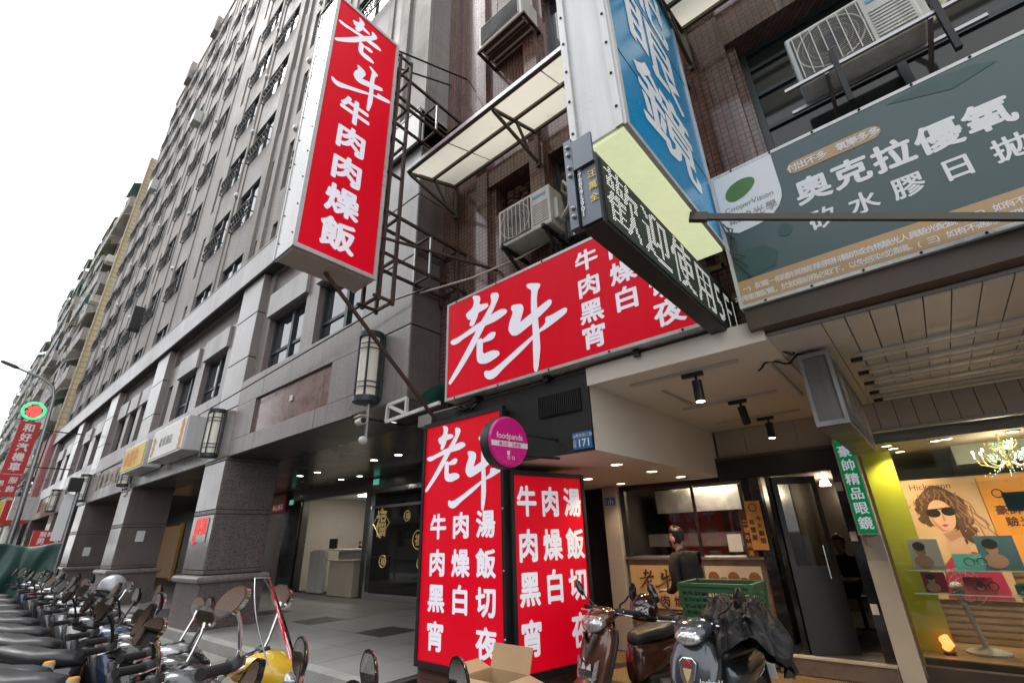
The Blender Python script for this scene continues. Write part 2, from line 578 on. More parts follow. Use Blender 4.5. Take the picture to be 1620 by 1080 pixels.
# brush-written characters of the beef shop's name, unit boxes
LAO = [[(0.42, 1.0), (0.55, 0.95), (0.52, 0.84), (0.67, 0.82), (0.69, 0.78), (0.5, 0.76), (0.5, 0.72), (0.43, 0.62), (0.37, 0.64), (0.41, 0.72), (0.35, 0.72), (0.3, 0.8), (0.4, 0.83), (0.44, 0.86), (0.46, 0.93)], [(0.75, 0.92), (0.85, 0.89), (0.87, 0.84), (0.74, 0.67), (0.6, 0.53), (0.43, 0.34), (0.22, 0.15), (0.02, 0.0), (0.0, 0.03), (0.13, 0.15), (0.31, 0.33), (0.47, 0.5), (0.59, 0.63), (0.66, 0.69), (0.77, 0.8)], [(0.01, 0.53), (0.19, 0.54), (0.46, 0.6), (0.6, 0.62), (0.88, 0.67), (0.97, 0.65), (1.0, 0.61), (0.85, 0.57), (0.57, 0.56), (0.25, 0.51), (0.16, 0.48), (0.06, 0.48)], [(0.81, 0.42), (0.77, 0.36), (0.59, 0.37), (0.6, 0.39), (0.63, 0.4), (0.74, 0.44)], [(0.51, 0.41), (0.59, 0.41), (0.58, 0.21), (0.76, 0.22), (0.85, 0.19), (0.86, 0.15), (0.68, 0.11), (0.56, 0.13), (0.51, 0.18)]]
NIU = [[(0.38, 0.82), (0.49, 0.79), (0.51, 0.73), (0.48, 0.65), (0.45, 0.57), (0.6, 0.63), (0.82, 0.71), (0.84, 0.69), (0.83, 0.65), (0.63, 0.54), (0.43, 0.46), (0.37, 0.48), (0.33, 0.55), (0.35, 0.64), (0.4, 0.74), (0.37, 0.79)], [(0.58, 1.0), (0.72, 0.94), (0.72, 0.91), (0.69, 0.88), (0.67, 0.79), (0.67, 0.57), (0.68, 0.38), (0.68, 0.21), (0.64, 0.0), (0.62, 0.01), (0.62, 0.19), (0.63, 0.44), (0.62, 0.66), (0.63, 0.84), (0.64, 0.91), (0.58, 0.97)], [(0.0, 0.17), (0.08, 0.14), (0.26, 0.21), (0.46, 0.31), (0.64, 0.39), (0.78, 0.46), (0.78, 0.53), (0.82, 0.52), (0.97, 0.55), (1.0, 0.54), (0.99, 0.5), (0.78, 0.42), (0.68, 0.4), (0.46, 0.26), (0.25, 0.15), (0.13, 0.07), (0.06, 0.07), (0.01, 0.11)]]

def brush(mb, strokes, o, u, v, x0, x1, z0, z1, lift=.002, mi=0, clip=None):
    for i, st in enumerate(strokes):
        p = chaikin([(x0 + a * (x1 - x0), z0 + b * (z1 - z0)) for a, b in st])
        r_ = .011 * (z1 - z0)
        for k in range(8):
            q = 2 * math.pi * k / 8
            pp = [(a + r_ * 1.3 * math.cos(q), b + r_ * math.sin(q)) for a, b in p]
            if clip: pp = [(min(max(a, clip[0]), clip[1]), b) for a, b in pp]
            mb.flat(pp, o, u, v, lift + i * .0008 + k * .0001, mi)

# ------------------------------------------------------------------ ground
GZ = -0.15                                            # pavement and shop arcade level; the tower's arcade is 0
struct('ground', MB().add([(-600, -600, -.3), (600, -600, -.3), (600, 600, -.3), (-600, 600, -.3)], [(0, 1, 2, 3)]), 'asphalt')
pav = struct('pavement', MB().box(-140, 12, -.55, 3.72, -.32, GZ), 'paving')
struct('kerb_stone', MB().box(-140, 12, -.70, -.555, -.32, GZ + .004), 'kerb')
struct('arcade_kerb', MB().box(-140, -5.31, 3.725, 3.93, -.3, .004), 'kerb')
fl = struct('arcade_floor', MB().box(-140, -5.31, 3.935, 14, -.3, -.012), 'joint')
fx = [-16.9 + .82 * i for i in range(15)]
fy = [3.94 + .82 * i for i in range(7)]
for i in range(len(fx) - 1):
    for j in range(len(fy) - 1):
        if fx[i] > -13.9 or j > 1:
            mk('floor_slab', MB().box(fx[i] + .004, min(fx[i + 1], -5.32) - .004, fy[j] + .004, fy[j + 1] - .004, -.02, rnd.uniform(0, .002)),
               'paving_dark' if (j == 2 and i % 3 == 1) else 'paving', fl)
struct('arcade_floor_far', MB().box(-140, -16.91, 3.94, 14, -.02, .0), 'paving')
struct('shop_floor', MB().box(-5.3, 12, 3.73, 14, -.3, GZ + .002), 'pebble')
pm = MB()
for k in range(-2, 9):                                # brown lozenge pattern in the pebble floor
    x = -5 + k * 1.3
    pm.flat([(x, 3.74), (x + .18, 3.74), (x + 1.48, 7.6), (x + 1.3, 7.6)], (0, 0, GZ), X_, Y_, .006)
for k in range(5):
    pm.flat([(-5.2, 4.3 + k * .8), (4, 4.3 + k * .8), (4, 4.42 + k * .8), (-5.2, 4.42 + k * .8)], (0, 0, GZ), X_, Y_, .0085)
struct('shop_floor_pattern', pm, 'pebble_dark')
# paving joints of the pavement between the scooters and the arcade
for i in range(22):
    for j in range(2):
        mk('paving_slab', MB().box(-16 + i * .62 + .005, -16 + (i + 1) * .62 - .005, 2.46 + j * .62 + .005, 2.46 + (j + 1) * .62 - .005, GZ - .01, GZ + rnd.uniform(.004, .007)), 'paving', pav)

# ------------------------------------------------------------------ the granite-based tower
TW = thing('office_tower', 'tall grey tiled tower block on a granite arcade with square pillars', 'building', (-25, 3.9, 0))
cols = [(-6.7, -5.3), (-13.05, -11.75), (-20.9, -19.5), (-28.1, -26.6), (-35.6, -34.2), (-43.9, -42.5)]
ZB = [3.38, 4.55, 5.8, 7.02, 8.15]
for ci, (xa, xb) in enumerate(cols):
    core = mk('pier', MB().box(xa + .03, xb - .03, 3.93, 4.9, 3.40, 8.16), 'joint', TW)
    for za, zb in zip(ZB, ZB[1:]):
        mk('stone_block', MB().box(xa, xb, 3.9, 4.6, za + .01, zb - .01), 'granite_polished', core, bevel=.012)
# the corner's side wall
sd = mk('side_wall', MB().add([(-5.33, 3.95, 3.38), (-5.33, 14, 3.38), (-5.33, 14, 9), (-5.33, 3.95, 9)], [(0, 1, 2, 3)]), 'joint', TW)
for za, zb in zip(ZB, ZB[1:]):
    for k in range(3):
        ya = 4.61 + k * 1.1
        mk('stone_slab', MB().box(-5.36, -5.305, ya + .004, ya + 1.096, za + .012, zb - .012), 'granite_dark', sd)
    mk('stone_slab', MB().box(-5.298, -5.285, 3.915, 4.6, za + .012, zb - .012), 'granite_dark', sd)
mk('stone_slab', MB().box(-5.36, -5.285, 3.82, 4.6, 8.16, 8.95), 'granite_dark', sd)
wins = {0: [(-11.3, -9.42), (-8.87, -7.0)], 1: [(-18.15, -16.4), (-15.75, -13.95)], 2: [(-26.1, -24.8), (-24.3, -23.1), (-22.6, -21.4)],
        3: [(-33.4, -31.8), (-30.6, -29.0)], 4: [(-41.3, -39.6), (-38.2, -36.4)]}
glints = []
for b in range(5):
    xb, xa = cols[b][0], cols[b + 1][1]               # bay from xa (far) to xb (near)
    W = xb - xa
    n = 3 if W > 5.5 else 2
    back = mk('bay_wall', MB().box(xa, xb, 4.02, 4.5, 3.40, 5.10), 'joint', TW)
    sx = [xa + W * k / 4 for k in range(5)]
    slabs(back, sx, [3.38, 3.74], 3.9, .11, 'granite')
    slabs(back, sx, [4.53, 5.12], 3.9, .11, 'granite')
    ia, ib = xa + 1.0, xb - .85
    slabs(back, [xa, ia], [3.74, 4.53], 3.9, .11, 'granite')
    slabs(back, [ib, xb], [3.74, 4.53], 3.9, .11, 'granite')
    if b == 2:
        slabs(back, [ia, ib], [3.74, 4.53], 3.94, .07, 'granite_pale', .006, 'sign_panel')
    else:
        slabs(back, [ia + (ib - ia) * f for f in (0, .46, .9, 1)], [3.74, 4.53], 3.955, .06, 'marble_red', .004, 'marble_panel')
    mk('bay_soffit', MB().box(xa, xb, 3.93, 5.0, 3.37, 3.396), 'lobby_wall', back)
    ops = [(a, c, 5.125, 6.7) for a, c in wins[b]]
    if b == 1: ops += [(-19.2, -18.75, 5.125, 6.7), (-13.5, -13.08, 5.125, 6.7)]
    up_ = mk('upper_bay_wall', sheet(xa, xb, 5.125, 8.15, 4.08, .28, ops + [(xa + .25, xb - .25, 7.4, 8.1)]), 'granite', TW)
    mk('recessed_panel', MB().box(xa + .25, xb - .25, 4.16, 4.2, 7.4, 8.1), 'granite_dark' if b else 'granite', up_)
    mk('window_sill', MB().box(xa, xb, 3.93, 4.3, 5.124, 5.16), 'granite_pale', up_)
    for (a, c, z0, z1) in ops:
        fr = MB()
        t = .07
        fr.box(a, a + t, 4.22, 4.3, z0, z1).box(c - t, c, 4.22, 4.3, z0, z1).box(a + t, c - t, 4.22, 4.3, z0, z0 + t).box(a + t, c - t, 4.22, 4.3, z1 - t, z1)
        if c - a > .8:
            mx = a + (c - a) * .55
            fr.box(mx - .05, mx + .05, 4.20, 4.29, z0 + t, z1 - t).box(a + t, mx - .05, 4.23, 4.29, z0 + .62, z0 + .69).box(mx + .05, c - t, 4.23, 4.29, z0 + .62, z0 + .69)
        w = mk('window', fr, 'dark_frame', TW)
        mk('pane', MB().add([(a + t, 4.26, z0 + t), (c - t, 4.26, z0 + t), (c - t, 4.26, z1 - t), (a + t, 4.26, z1 - t)], [(0, 1, 2, 3)]), 'glass_dark', w)
        if c - a > .8:
            mk('pale_panel', MB().box(a - .05, c + .05, 4.0, 4.075, 6.72, 7.36), 'granite_pale', up_)
mk('ledge', MB().box(-44, -5.285, 3.82, 4.6, 8.16, 8.95), 'joint', TW)
lg = [-44 + 1.6 * k for k in range(24)] + [-5.27]
slabs(TW, lg, [8.15, 8.95], 3.79, .05, 'granite_pale', .006, 'ledge_slab')
mk('ledge_top', MB().box(-44, -5.27, 3.78, 4.7, 8.953, 8.985), 'granite_pale', TW)

# pillars
for (xa, xb) in cols[1:]:
    p = mk('pillar', MB().box(xa + .02, xb - .02, 3.92, 5.03, 0, 3.37), 'joint', TW)
    mk('plinth', MB().box(xa - .06, xb + .06, 3.84, 5.1, 0, .84), 'granite_dark', p, bevel=.012)
    pr = []
    for k in range(9):
        a = -math.pi / 2 + math.pi * k / 8
        pr.append((.075 * math.cos(a), .91 + .07 * math.sin(a)))
    rings = []
    for off, z in [(-.02, .84)] + pr + [(-.02, .98)]:
        e = .07 + off
        rings.append([(xa - e, 3.83 - off, z), (xb + e, 3.83 - off, z), (xb + e, 5.11 + off, z), (xa - e, 5.11 + off, z)])
    mk('moulding', MB().loft(rings), 'granite', p, smooth=True)
    for za, zb in ((1.0, 1.07), (1.08, 2.17), (2.18, 2.26), (2.27, 3.3), (3.31, 3.375)):
        big = zb - za > .5
        e = 0 if big else .012
        f = mk('stone_block', MB().box(xa - e, xb + e, 3.9 - e, 5.05 + e, za, zb), 'granite_dark', p, bevel=.008)
    mk('stone_facing', MB().box(xa + .03, xb - .03, 3.884, 3.898, 1.09, 2.16), 'granite_polished', p)
    mk('stone_facing', MB().box(xa + .03, xb - .03, 3.884, 3.898, 2.28, 3.29), 'granite_polished', p)

# tower shaft
wc = [-8.1, -10.7, -15.25, -17.85, -22.65, -26.2, -30.2, -32.9, -36.6, -39.2, -42.0]
slot = [-13.4, -19.75, -28.2, -34.75, -5.9 - 6.3]
ops = []
wl = []
for n in range(10):
    zh = 10.08 + 3.13 * n
    for c in wc:
        zb = 9.02 if n == 0 else zh - 1.62
        ops.append((c - .92, c + .92, zb, zh)); wl.append((c, zb, zh, n))
    for c in slot:
        ops.append((c - .17, c + .17, max(9.05, zh - 1.9), zh))
mk('tower_wall', sheet(-44, -5.36, 8.99, 40, 4.05, .3, ops, mj=1), ['tower_tile', 'tower_rib'], TW)
mk('tower_side_wall', MB().add([(-5.36, 4.05, 8.99), (-5.36, 16, 8.99), (-5.36, 16, 40), (-5.36, 4.05, 40)], [(0, 1, 2, 3)]), 'tower_rib', TW)
mk('slot_backing', MB().box(-43.9, -5.45, 4.36, 4.42, 8.99, 39.9), 'black', TW)
ribx = []
for c in wc:
    for s_ in (-1, 1):
        x = c + s_ * 1.06
        mk('wall_rib', MB().box(x - .1, x + .1, 4.012, 4.048, 8.99, 40), 'tower_rib', TW)
for x, w_ in ((-5.62, .5), (-6.35, .34), (-13.0, .3), (-13.8, .3)):
    mk('wall_rib', MB().box(x - w_ / 2, x + w_ / 2, 3.97, 4.048, 8.99, 40), 'tower_rib', TW)
mk('parapet', MB().box(-44, -5.36, 3.98, 4.4, 40, 40.6).box(-34.2, -33.2, 3.7, 4.4, 39.6, 41.3).box(-40.6, -39.4, 3.7, 4.4, 39.6, 41.6), 'tower_tile', TW)
fr = MB()
for a in (-.92, .86): fr.box(a, a + .06, .05, .12, 0, 1.62)
fr.box(-.86, .86, .05, .12, 0, .06).box(-.86, .86, .05, .12, 1.56, 1.62).box(-.05, .05, .04, .115, .06, 1.56)
SC = Vector((0, 0, -50))
src_fr = mk('window', fr, 'dark_frame', None)
src_pn = mk('pane', MB().add([(-.86, .09, .06), (.86, .09, .06), (.86, .09, 1.56), (-.86, .09, 1.56)], [(0, 1, 2, 3)]), 'glass_dark', None)
rl = MB()
for z in (.02, .62): rl.box(-.9, .9, -.15, -.12, z, z + .03)
rl.box(-.9, -.87, -.15, 0, .02, .06).box(.87, .9, -.15, 0, .02, .06).box(-.9, -.87, -.15, 0, .62, .65).box(.87, .9, -.15, 0, .62, .65)
for k in range(8):
    x = -.77 + k * .22
    rl.ring((x, -.135, .2), Y_, .085, .016, 8, 4).ring((x, -.135, .46), Y_, .085, .016, 8, 4)
src_rl = mk('railing', rl, 'iron', None)
vh = MB().lathe([(.001, -.12), (.07, -.11), (.11, -.05), (.11, 0)], (0, 0, 0), Y_, 10)
src_vh = mk('vent_hood', vh, 'alu_white', None, smooth=True)
cur = mat('curtain', (.62, .62, .6), .8, var=.3, vsc=8)
src_cu = mk('curtain', MB().add([(-.84, .23, .08), (-.1, .23, .08), (-.1, .23, 1.55), (-.84, .23, 1.55)], [(0, 1, 2, 3)]), 'curtain', None)
for c, zb, zh, n in wl:
    w = place(src_fr, TW, (c, 4.05, zb), scale=None if n else (1, 1, (zh - zb) / 1.62))
    ORG[w] = Vector()
    place(src_pn, w, (0, 0, 0))
    if n: place(src_rl, w, (0, 0, 0))
    if n and c in (-10.7, -15.25, -22.65, -30.2, -36.6):
        place(src_vh, TW, (c - 1.35 + rnd.uniform(-.06, .06), 4.05, zb + 2.0))
for o in (src_fr, src_pn, src_rl, src_vh, src_cu):
    bpy.data.objects.remove(o)
# loose things fixed to the tower's wall
for (x, z, w_, h_, m_) in ((-28.0, 11.6, .5, 1.25, 'black'), (-38.3, 26.4, .8, .9, 'alu_white'), (-29.0, 26.3, .7, .9, 'alu_white')):
    solo('wall_box', MB().box(x - w_ / 2, x + w_ / 2, 3.6, 4.04, z, z + h_), m_,
         {'black': 'black hanging signboard sticking out from the tower above the ledge'}.get(m_, 'white air conditioner cover high on the tower, ' + ('nearer the yellow edged block' if x < -35 else 'nearer the red hanging sign')), 'sign' if m_ == 'black' else 'cover', bevel=.02)

# ------------------------------------------------------------------ tower arcade interior
lob = thing('entrance_lobby', 'dark entrance hall under the tower with white reception room and glass doors', 'lobby', (-14, 8.9, 0))
mk('ceiling', MB().box(-60, -5.34, 5.0, 9.0, 3.44, 3.5), 'joint', lob)
for i in range(14):
    for j in range(4):
        mk('ceiling_panel', MB().box(-5.4 - i * 1.2 - 1.194, -5.4 - i * 1.2, 5.02 + j * .98, 5.02 + j * .98 + .974, 3.425, 3.438), 'lobby_ceiling', lob)
mk('ceiling_drop', MB().box(-60, -5.34, 4.98, 5.02, 3.37, 3.45), 'lobby_wall', lob)
mk('back_wall', sheet(-60, -5.34, 0, 3.44, 8.95, .25, [(-18.1, -13.95, 0, 3.04), (-13.62, -9.4, 0, 3.06)]), 'lobby_wall', lob)
mk('dark_pilaster', MB().box(-19.3, -18.15, 8.86, 8.945, 0, 3.06), 'black_gloss', lob)
mk('room_wall', MB().box(-18.6, -13.4, 11.9, 12, 0, 3.2).box(-18.6, -18.5, 9.2, 11.9, 0, 3.2).box(-13.8, -13.7, 9.2, 11.9, 0, 3.2), 'grey_panel', lob)
mk('room_ceiling', MB().box(-18.6, -13.4, 9.2, 12, 3.2, 3.25), 'white_paint', lob)
cn = mk('reception_counter', MB().box(-17.2, -16.2, 8.98, 9.1, 0.02, 1.30).box(-16.2, -13.98, 9.5, 10.0, .02, 1.28), 'white_paint', lob, bevel=.01)
mk('counter_top', MB().box(-17.25, -13.98, 9.1, 10.05, 1.30, 1.34), 'white_paint', cn)
mk('side_desk', MB().box(-15.4, -14.0, 8.75, 9.2, .02, 1.0).box(-15.6, -13.96, 8.7, 9.25, 1.0, 1.04), 'cream_panel', lob, bevel=.01)
sh = mk('roller_shutter', MB().box(-23.6, -19.4, 8.9, 8.94, 0, 2.75), 'granite_dark', lob)
for k in range(22):
    mk('shutter_slat', MB().prism([(0, 0), (.03, .02), (.03, .09), (0, .115)], (-23.6, 8.9, .04 + k * .12), (0, -1, 0), Z_, 4.2), 'grey_panel', sh)
gd = mk('glass_door', MB().box(-13.6, -13.5, 8.86, 8.95, 0, 3.06).box(-13.5, -9.4, 8.86, 8.95, 2.94, 3.06).box(-13.5, -9.4, 8.88, 8.95, 2.48, 2.56).box(-13.5, -9.4, 8.87, 8.95, 0, .16), 'chrome', lob)
mk('pane', MB().add([(-13.5, 8.93, .16), (-9.4, 8.93, .16), (-9.4, 8.93, 2.48), (-13.5, 8.93, 2.48)], [(0, 1, 2, 3)]), 'glass_door', gd)
mk('pane', MB().add([(-13.5, 8.93, 2.56), (-9.4, 8.93, 2.56), (-9.4, 8.93, 2.94), (-13.5, 8.93, 2.94)], [(0, 1, 2, 3)]), 'glass_door', gd)
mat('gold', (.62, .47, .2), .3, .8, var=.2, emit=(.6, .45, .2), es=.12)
em = MB()
for cx_, cz_, r_ in ((-12.75, 1.0, .16), (-11.15, 1.55, .24), (-11.0, .95, .15), (-11.7, 2.2, .14)):
    em.ring((cx_, 8.905, cz_), Y_, r_, .016, 16, 4)
    em.text('福', (0, 8.92, 0), X_, Z_, cx_, cz_, r_ * 1.3, bold=.03)
em.text('福', (0, 8.9, 0), X_, Z_, -12.95, 2.05, .8, sx=.7, bold=.02)
em.ring((-12.95, 8.9, 2.05), Y_, .42, .018, 4, 4)
mk('gold_emblem', em, 'gold', gd)
fan = thing('wall_fan', 'black wall fan above the reception counter', 'fan', (-14.3, 10.2, 2.3))
mk('fan_cage', MB().ring((-14.3, 10.0, 2.45), (0.3, -1, 0), .3, .02, 20, 5).ring((-14.3, 9.95, 2.45), (.3, -1, 0), .16, .012, 16, 4), 'iron', fan)
mk('fan_blade', MB().lathe([(.001, 0), (.25, .01), (.001, .03)], (-14.3, 10.02, 2.45), (.3, -1, 0), 6), 'black', fan)
mk('bracket', MB().box(-14.33, -14.27, 10.04, 10.5, 2.1, 2.16).box(-14.33, -14.27, 10.04, 10.1, 2.16, 2.45), 'iron', fan)
for i, (x, y) in enumerate(((-14.23, 6.8), (-13.22, 6.81), (-14.32, 8.21), (-13.26, 8.21), (-10.4, 6.8), (-9.4, 6.8), (-20.5, 6.8), (-20.0, 8.1))):
    dl = thing('ceiling_downlight', 'round recessed downlight in the dark ceiling of the tower entrance', 'downlight', (x, y, 3.42), 'downlights of the tower entrance')
    mk('trim', MB().ring((x, y, 3.42), Z_, .1, .014, 16, 5), 'chrome', dl)
    mk('lens', MB().lathe([(.001, 0), (.095, 0), (.095, .006), (.001, .006)], (x, y, 3.415), Z_, 16), 'lamp_glow', dl)
    lamp('downlight_beam', 'SPOT', (x, y, 3.40), 12, (1, .93, .82), dl, .08, (0, 0, 0), R(130))
rm = thing('room_light', 'flat white ceiling light over the reception counter', 'light', (-16, 10.6, 3.15))
mk('panel', MB().box(-16.6, -15.4, 10.3, 10.9, 3.14, 3.19), 'lamp_glow', rm)
lamp('panel_beam', 'AREA', (-16, 10.6, 3.12), 9, (1, .95, .86), rm, .9, (0, 0, 0))
# notice boards in the arcade
nb = thing('notice_board', 'red and brown notice board on the wall behind the first pillar', 'sign', (-19.8, 8.85, 2.7))
mat('sign_brown', (.25, .13, .06), .5); mat('red_plain', (.55, .03, .03), .45, var=.1)
mk('board', MB().box(-20.5, -19.3, 8.80, 8.86, 2.76, 3.40), 'red_plain', nb)
mk('upper_plate', MB().box(-20.45, -19.35, 8.79, 8.798, 3.08, 3.36), 'sign_brown', nb)
mk('lettering', MB().text('禁止停車', (0, 8.8, 0), X_, Z_, -19.9, 2.92, .22, lift=.004, bold=.03), 'sign_white_plain', nb)
for x, z in ((-18.9, 2.95), (-13.3, 3.2)):
    solo('exit_plate', MB().box(x - .14, x + .14, 8.83, 8.855, z, z + .17), mat('exit_green', (.05, .3, .22), .4, emit=(.2, .8, .6), es=.2),
         'small green emergency exit plate ' + ('left of the reception opening' if x < -15 else 'above the glass door corner'), 'sign')

# ------------------------------------------------------------------ things on the tower's base
def lantern(x, label):
    z0, z1, y = 3.44, 4.58, 3.76
    t = thing('wall_lantern', label, 'wall lamp', (x, y, z0), 'lanterns on the granite columns')
    mk('back_plate', MB().box(x - .2, x + .2, 3.86, 3.895, z0 + .05, z1 - .05), 'dark_frame', t, bevel=.01)
    for a, b in ((z0, z0 + .1), (z1 - .1, z1)):
        mk('cap', MB().lathe([(.14, 0), (.2, .01), (.2, .09), (.15, .1)], (x, y, a), Z_, 20), 'dark_frame', t, smooth=True)
    mk('shade', MB().lathe([(.155, 0), (.155, z1 - z0 - .2)], (x, y, z0 + .1), Z_, 20), mat('lantern_shade', (.72, .70, .62), .4, var=.1, emit=(1, .95, .8), es=.06), t, smooth=True)
    for k in range(6):
        a = k * math.pi / 3 + .3
        mk('bar', MB().box(x + .185 * math.cos(a) - .012, x + .185 * math.cos(a) + .012, y + .185 * math.sin(a) - .012, y + .185 * math.sin(a) + .012, z0 + .09, z1 - .09), 'dark_frame', t)
    for z in (z0 + .22, z0 + .3, z1 - .3, z1 - .22):
        mk('hoop', MB().ring((x, y, z), Z_, .185, .011, 20, 5), 'dark_frame', t)
    return t
lantern(-6.1, 'dark framed lantern on the corner column beside the big red sign')
lantern(-12.55, 'dark framed lantern on the column right of the white box sign')
lantern(-20.2, 'dark framed lantern on the column between the yellow sign and gold letters')
lantern(-27.4, 'dark framed lantern on the column left of the gold letters')
lantern(-34.9, 'farthest small lantern on the last visible granite column')

def boxsign(x0, x1, z0, z1, m_, label):
    t = thing('box_sign', label, 'sign', ((x0 + x1) / 2, 3.7, z0), 'box signs on the granite band')
    mk('box', MB().box(x0, x1, 3.42, 3.89, z0, z1), 'alu_white', t, bevel=.02)
    mk('face', MB().box(x0 + .06, x1 - .06, 3.405, 3.418, z0 + .06, z1 - .06), m_, t)
    return t
b1 = boxsign(-16.3, -13.45, 3.72, 4.58, mat('sign_cream', (.78, .78, .74), .4, var=.05), 'white box sign with an orange flower print above the second bay')
mat('orange_print', (.85, .28, .05), .5); mat('green_print', (.18, .45, .1), .5); mat('grey_print', (.3, .3, .28), .5); mat('yellow_print', (.85, .62, .12), .5)
q = MB().text('歐華酒店', (0, 3.402, 0), X_, Z_, -14.95, 4.15, .26, bold=.01)
mk('lettering', q, 'grey_print', b1)
q = MB()
for k in range(7):
    q.flat([(-13.75 + .1 * math.cos(a) + .05 * (k % 2), 3.85 + k * .1 + .09 * math.sin(a)) for a in [i * .9 for i in range(7)]], (0, 3.402, 0), X_, Z_, .002 + k * .0004, 0)
    q.flat([(-16.05 + .1 * math.cos(a) + .05 * (k % 3), 3.9 + k * .07 + .06 * math.sin(a)) for a in [i * .9 for i in range(7)]], (0, 3.402, 0), X_, Z_, .002 + k * .0004, 0)
mk('flower_print', q, 'orange_print', b1)
b2 = boxsign(-19.35, -16.9, 3.7, 4.5, 'yellow_print', 'yellow box sign with white borders left of the white one')
q = MB().text('幸福牛', (0, 3.402, 0), X_, Z_, -18.3, 4.1, .5, bold=.04)
mk('lettering', q, 'orange_print', b2)
q = MB().text('香格大飯店', (0, 3.9, 0), X_, Z_, -23.6, 4.13, .62, bold=.04, pitch=.78)
mk('gold_lettering', q, mat('gold_plain', (.28, .19, .07), .4, .5), thing('raised_letters', 'dark gold letters on a pale panel over the third bay', 'letters', (-23.6, 3.93, 3.8)))
mat('red_glow', (.5, .02, .02), .5, emit=(1, .05, .04), es=.35)  # self-glowing red for the letters on the first pillar
rp = thing('red_plate', 'glowing red letters on a plate across the front of the first pillar', 'sign', (-12.4, 3.86, 1.9))
mk('plate', MB().box(-12.85, -12.0, 3.868, 3.882, 1.62, 2.1), 'granite_polished', rp)
mk('lettering', MB().text('出租', (0, 3.866, 0), X_, Z_, -12.4, 1.95, .36, bold=.06).text('售', (0, 3.866, 0), X_, Z_, -12.7, 1.68, .2, bold=.05), 'red_glow', rp)
for x, z, y0, lb in ((-19.46, 1.75, 4.25, 'white notice sheet taped to the side of the second pillar'), (-26.56, 1.35, 4.2, 'white and red notice on the side of the third pillar')):
    solo('notice_sheet', MB().box(x, x + .014, y0 + .05, y0 + .27, z, z + .32), 'sign_white_plain', lb, 'notice')
solo('warm_doorway', MB().box(-34.8, -31.4, 8.86, 8.94, .1, 2.7).box(-34.95, -34.8, 8.8, 8.94, 0, 2.8).box(-31.4, -31.2, 8.8, 8.94, 0, 2.8), mat('door_glow', (.45, .27, .11), .5, var=.25, emit=(1, .55, .2), es=.03), 'wooden door with its own warm glow behind the second pillar', 'door')  # warm light on the door is put into its material as a glow

solo('wall_sensor', MB().box(-9.15, -9.03, 3.93, 3.953, 4.12, 4.24), 'white_paint', 'small white square box on the red marble panel', 'box', bevel=.01)
# security cameras
def cctv(x, y, z, label, s_=1.0):
    t = thing('security_camera', label, 'camera', (x, y, z), 'security cameras')
    mk('stem', MB().tube([(x, y, z + .28 * s_), (x, y, z)], .022, 8), 'galv', t, smooth=True)
    mk('camera_body', MB().tube([(x - .2 * s_, y - .02, z + .05), (x + .16 * s_, y - .16, z - .01)], .055 * s_, 12), 'white_paint', t, smooth=True)
    mk('sun_shield', MB().bar((x - .22 * s_, y - .02, z + .115 * s_), (x + .2 * s_, y - .18, z + .05 * s_), .13 * s_, .015), 'cream_panel', t)
    mk('lens', MB().tube([(x + .16 * s_, y - .16, z - .01), (x + .172 * s_, y - .165, z - .012)], .04 * s_, 12), 'black_gloss', t, smooth=True)
    mk('lower_dome', MB().ball((x + .02, y - .05, z - .26 * s_), (.05 * s_, .07 * s_, .06 * s_)), 'white_paint', t, smooth=True)
    mk('bracket', MB().tube([(x, y, z), (x, y, z - .22 * s_)], .02, 8), 'galv', t)
cctv(-6.0, 3.75, 3.12, 'white security cameras hanging under the corner lantern')
cctv(-5.2, 4.7, 3.0, 'small white security camera under the soffit beside the red sign', .6)
cctv(-19.6, 3.8, 3.3, 'small white security camera at the top of the second pillar', .7)

# ------------------------------------------------------------------ the brown-tiled shophouse
SH = thing('shophouse', 'brown mosaic tiled shophouse with shop signs over its arcade', 'building', (-1, 4.6, GZ))
ops = [(-4.14, -3.36, 6.33, 6.9), (-3.05, -1.9, 5.05, 6.9), (-.33, 2.1, 5.0, 6.75), (-2.95, -1.7, 8.72, 10.7), (-.33, 2.1, 8.4, 10.6), (-2.95, -1.7, 12, 14)]
mk('tile_wall', sheet(-5.28, 6, 2.98, 18, 4.6, .34, ops), 'brown_tile', SH)
mk('niche_back', MB().box(-4.2, -3.3, 4.95, 5.0, 6.2, 7), 'joint', SH)
for xa, xb, yf in ((-5.279, -5.05, 4.47), (-4.5, -4.25, 4.5), (-3.34, -3.07, 4.5), (-1.05, -.42, 4.5), (2.2, 2.8, 4.5)):
    mk('tile_pier', MB().box(xa, xb, yf, 4.598, 2.98, 18), 'brown_tile', SH)
mk('tile_band', MB().box(-4.249, -3.341, 4.53, 4.599, 6.92, 7.3), 'brown_tile', SH)
mk('tile_band', MB().box(-.419, 2.199, 4.53, 4.599, 6.77, 7.35), 'brown_tile', SH)
nk = mk('stone_infill', MB().box(-4.13, -3.37, 4.9, 4.94, 6.34, 6.89), 'joint', SH)
rubble = [mat('rubble_a', (.16, .10, .075), .8, var=.4, vsc=9, bump=.5, bsc=30), mat('rubble_b', (.10, .075, .06), .8, var=.4, vsc=9, bump=.5, bsc=30), mat('rubble_c', (.22, .13, .09), .8, var=.4, vsc=9, bump=.5, bsc=30)]
for r_ in range(6):
    x = -4.12 + rnd.uniform(0, .06)
    while x < -3.45:
        w_ = rnd.uniform(.1, .19); z = 6.35 + r_ * .088
        b = MB().ball((x + w_ / 2, 4.84 + rnd.uniform(-.03, .03), z + .045), (w_ / 2 + .004, .08, .05), 8, 5)
        mk('rubble_stone', b, rubble[rnd.randrange(3)], nk, smooth=True)
        x += w_
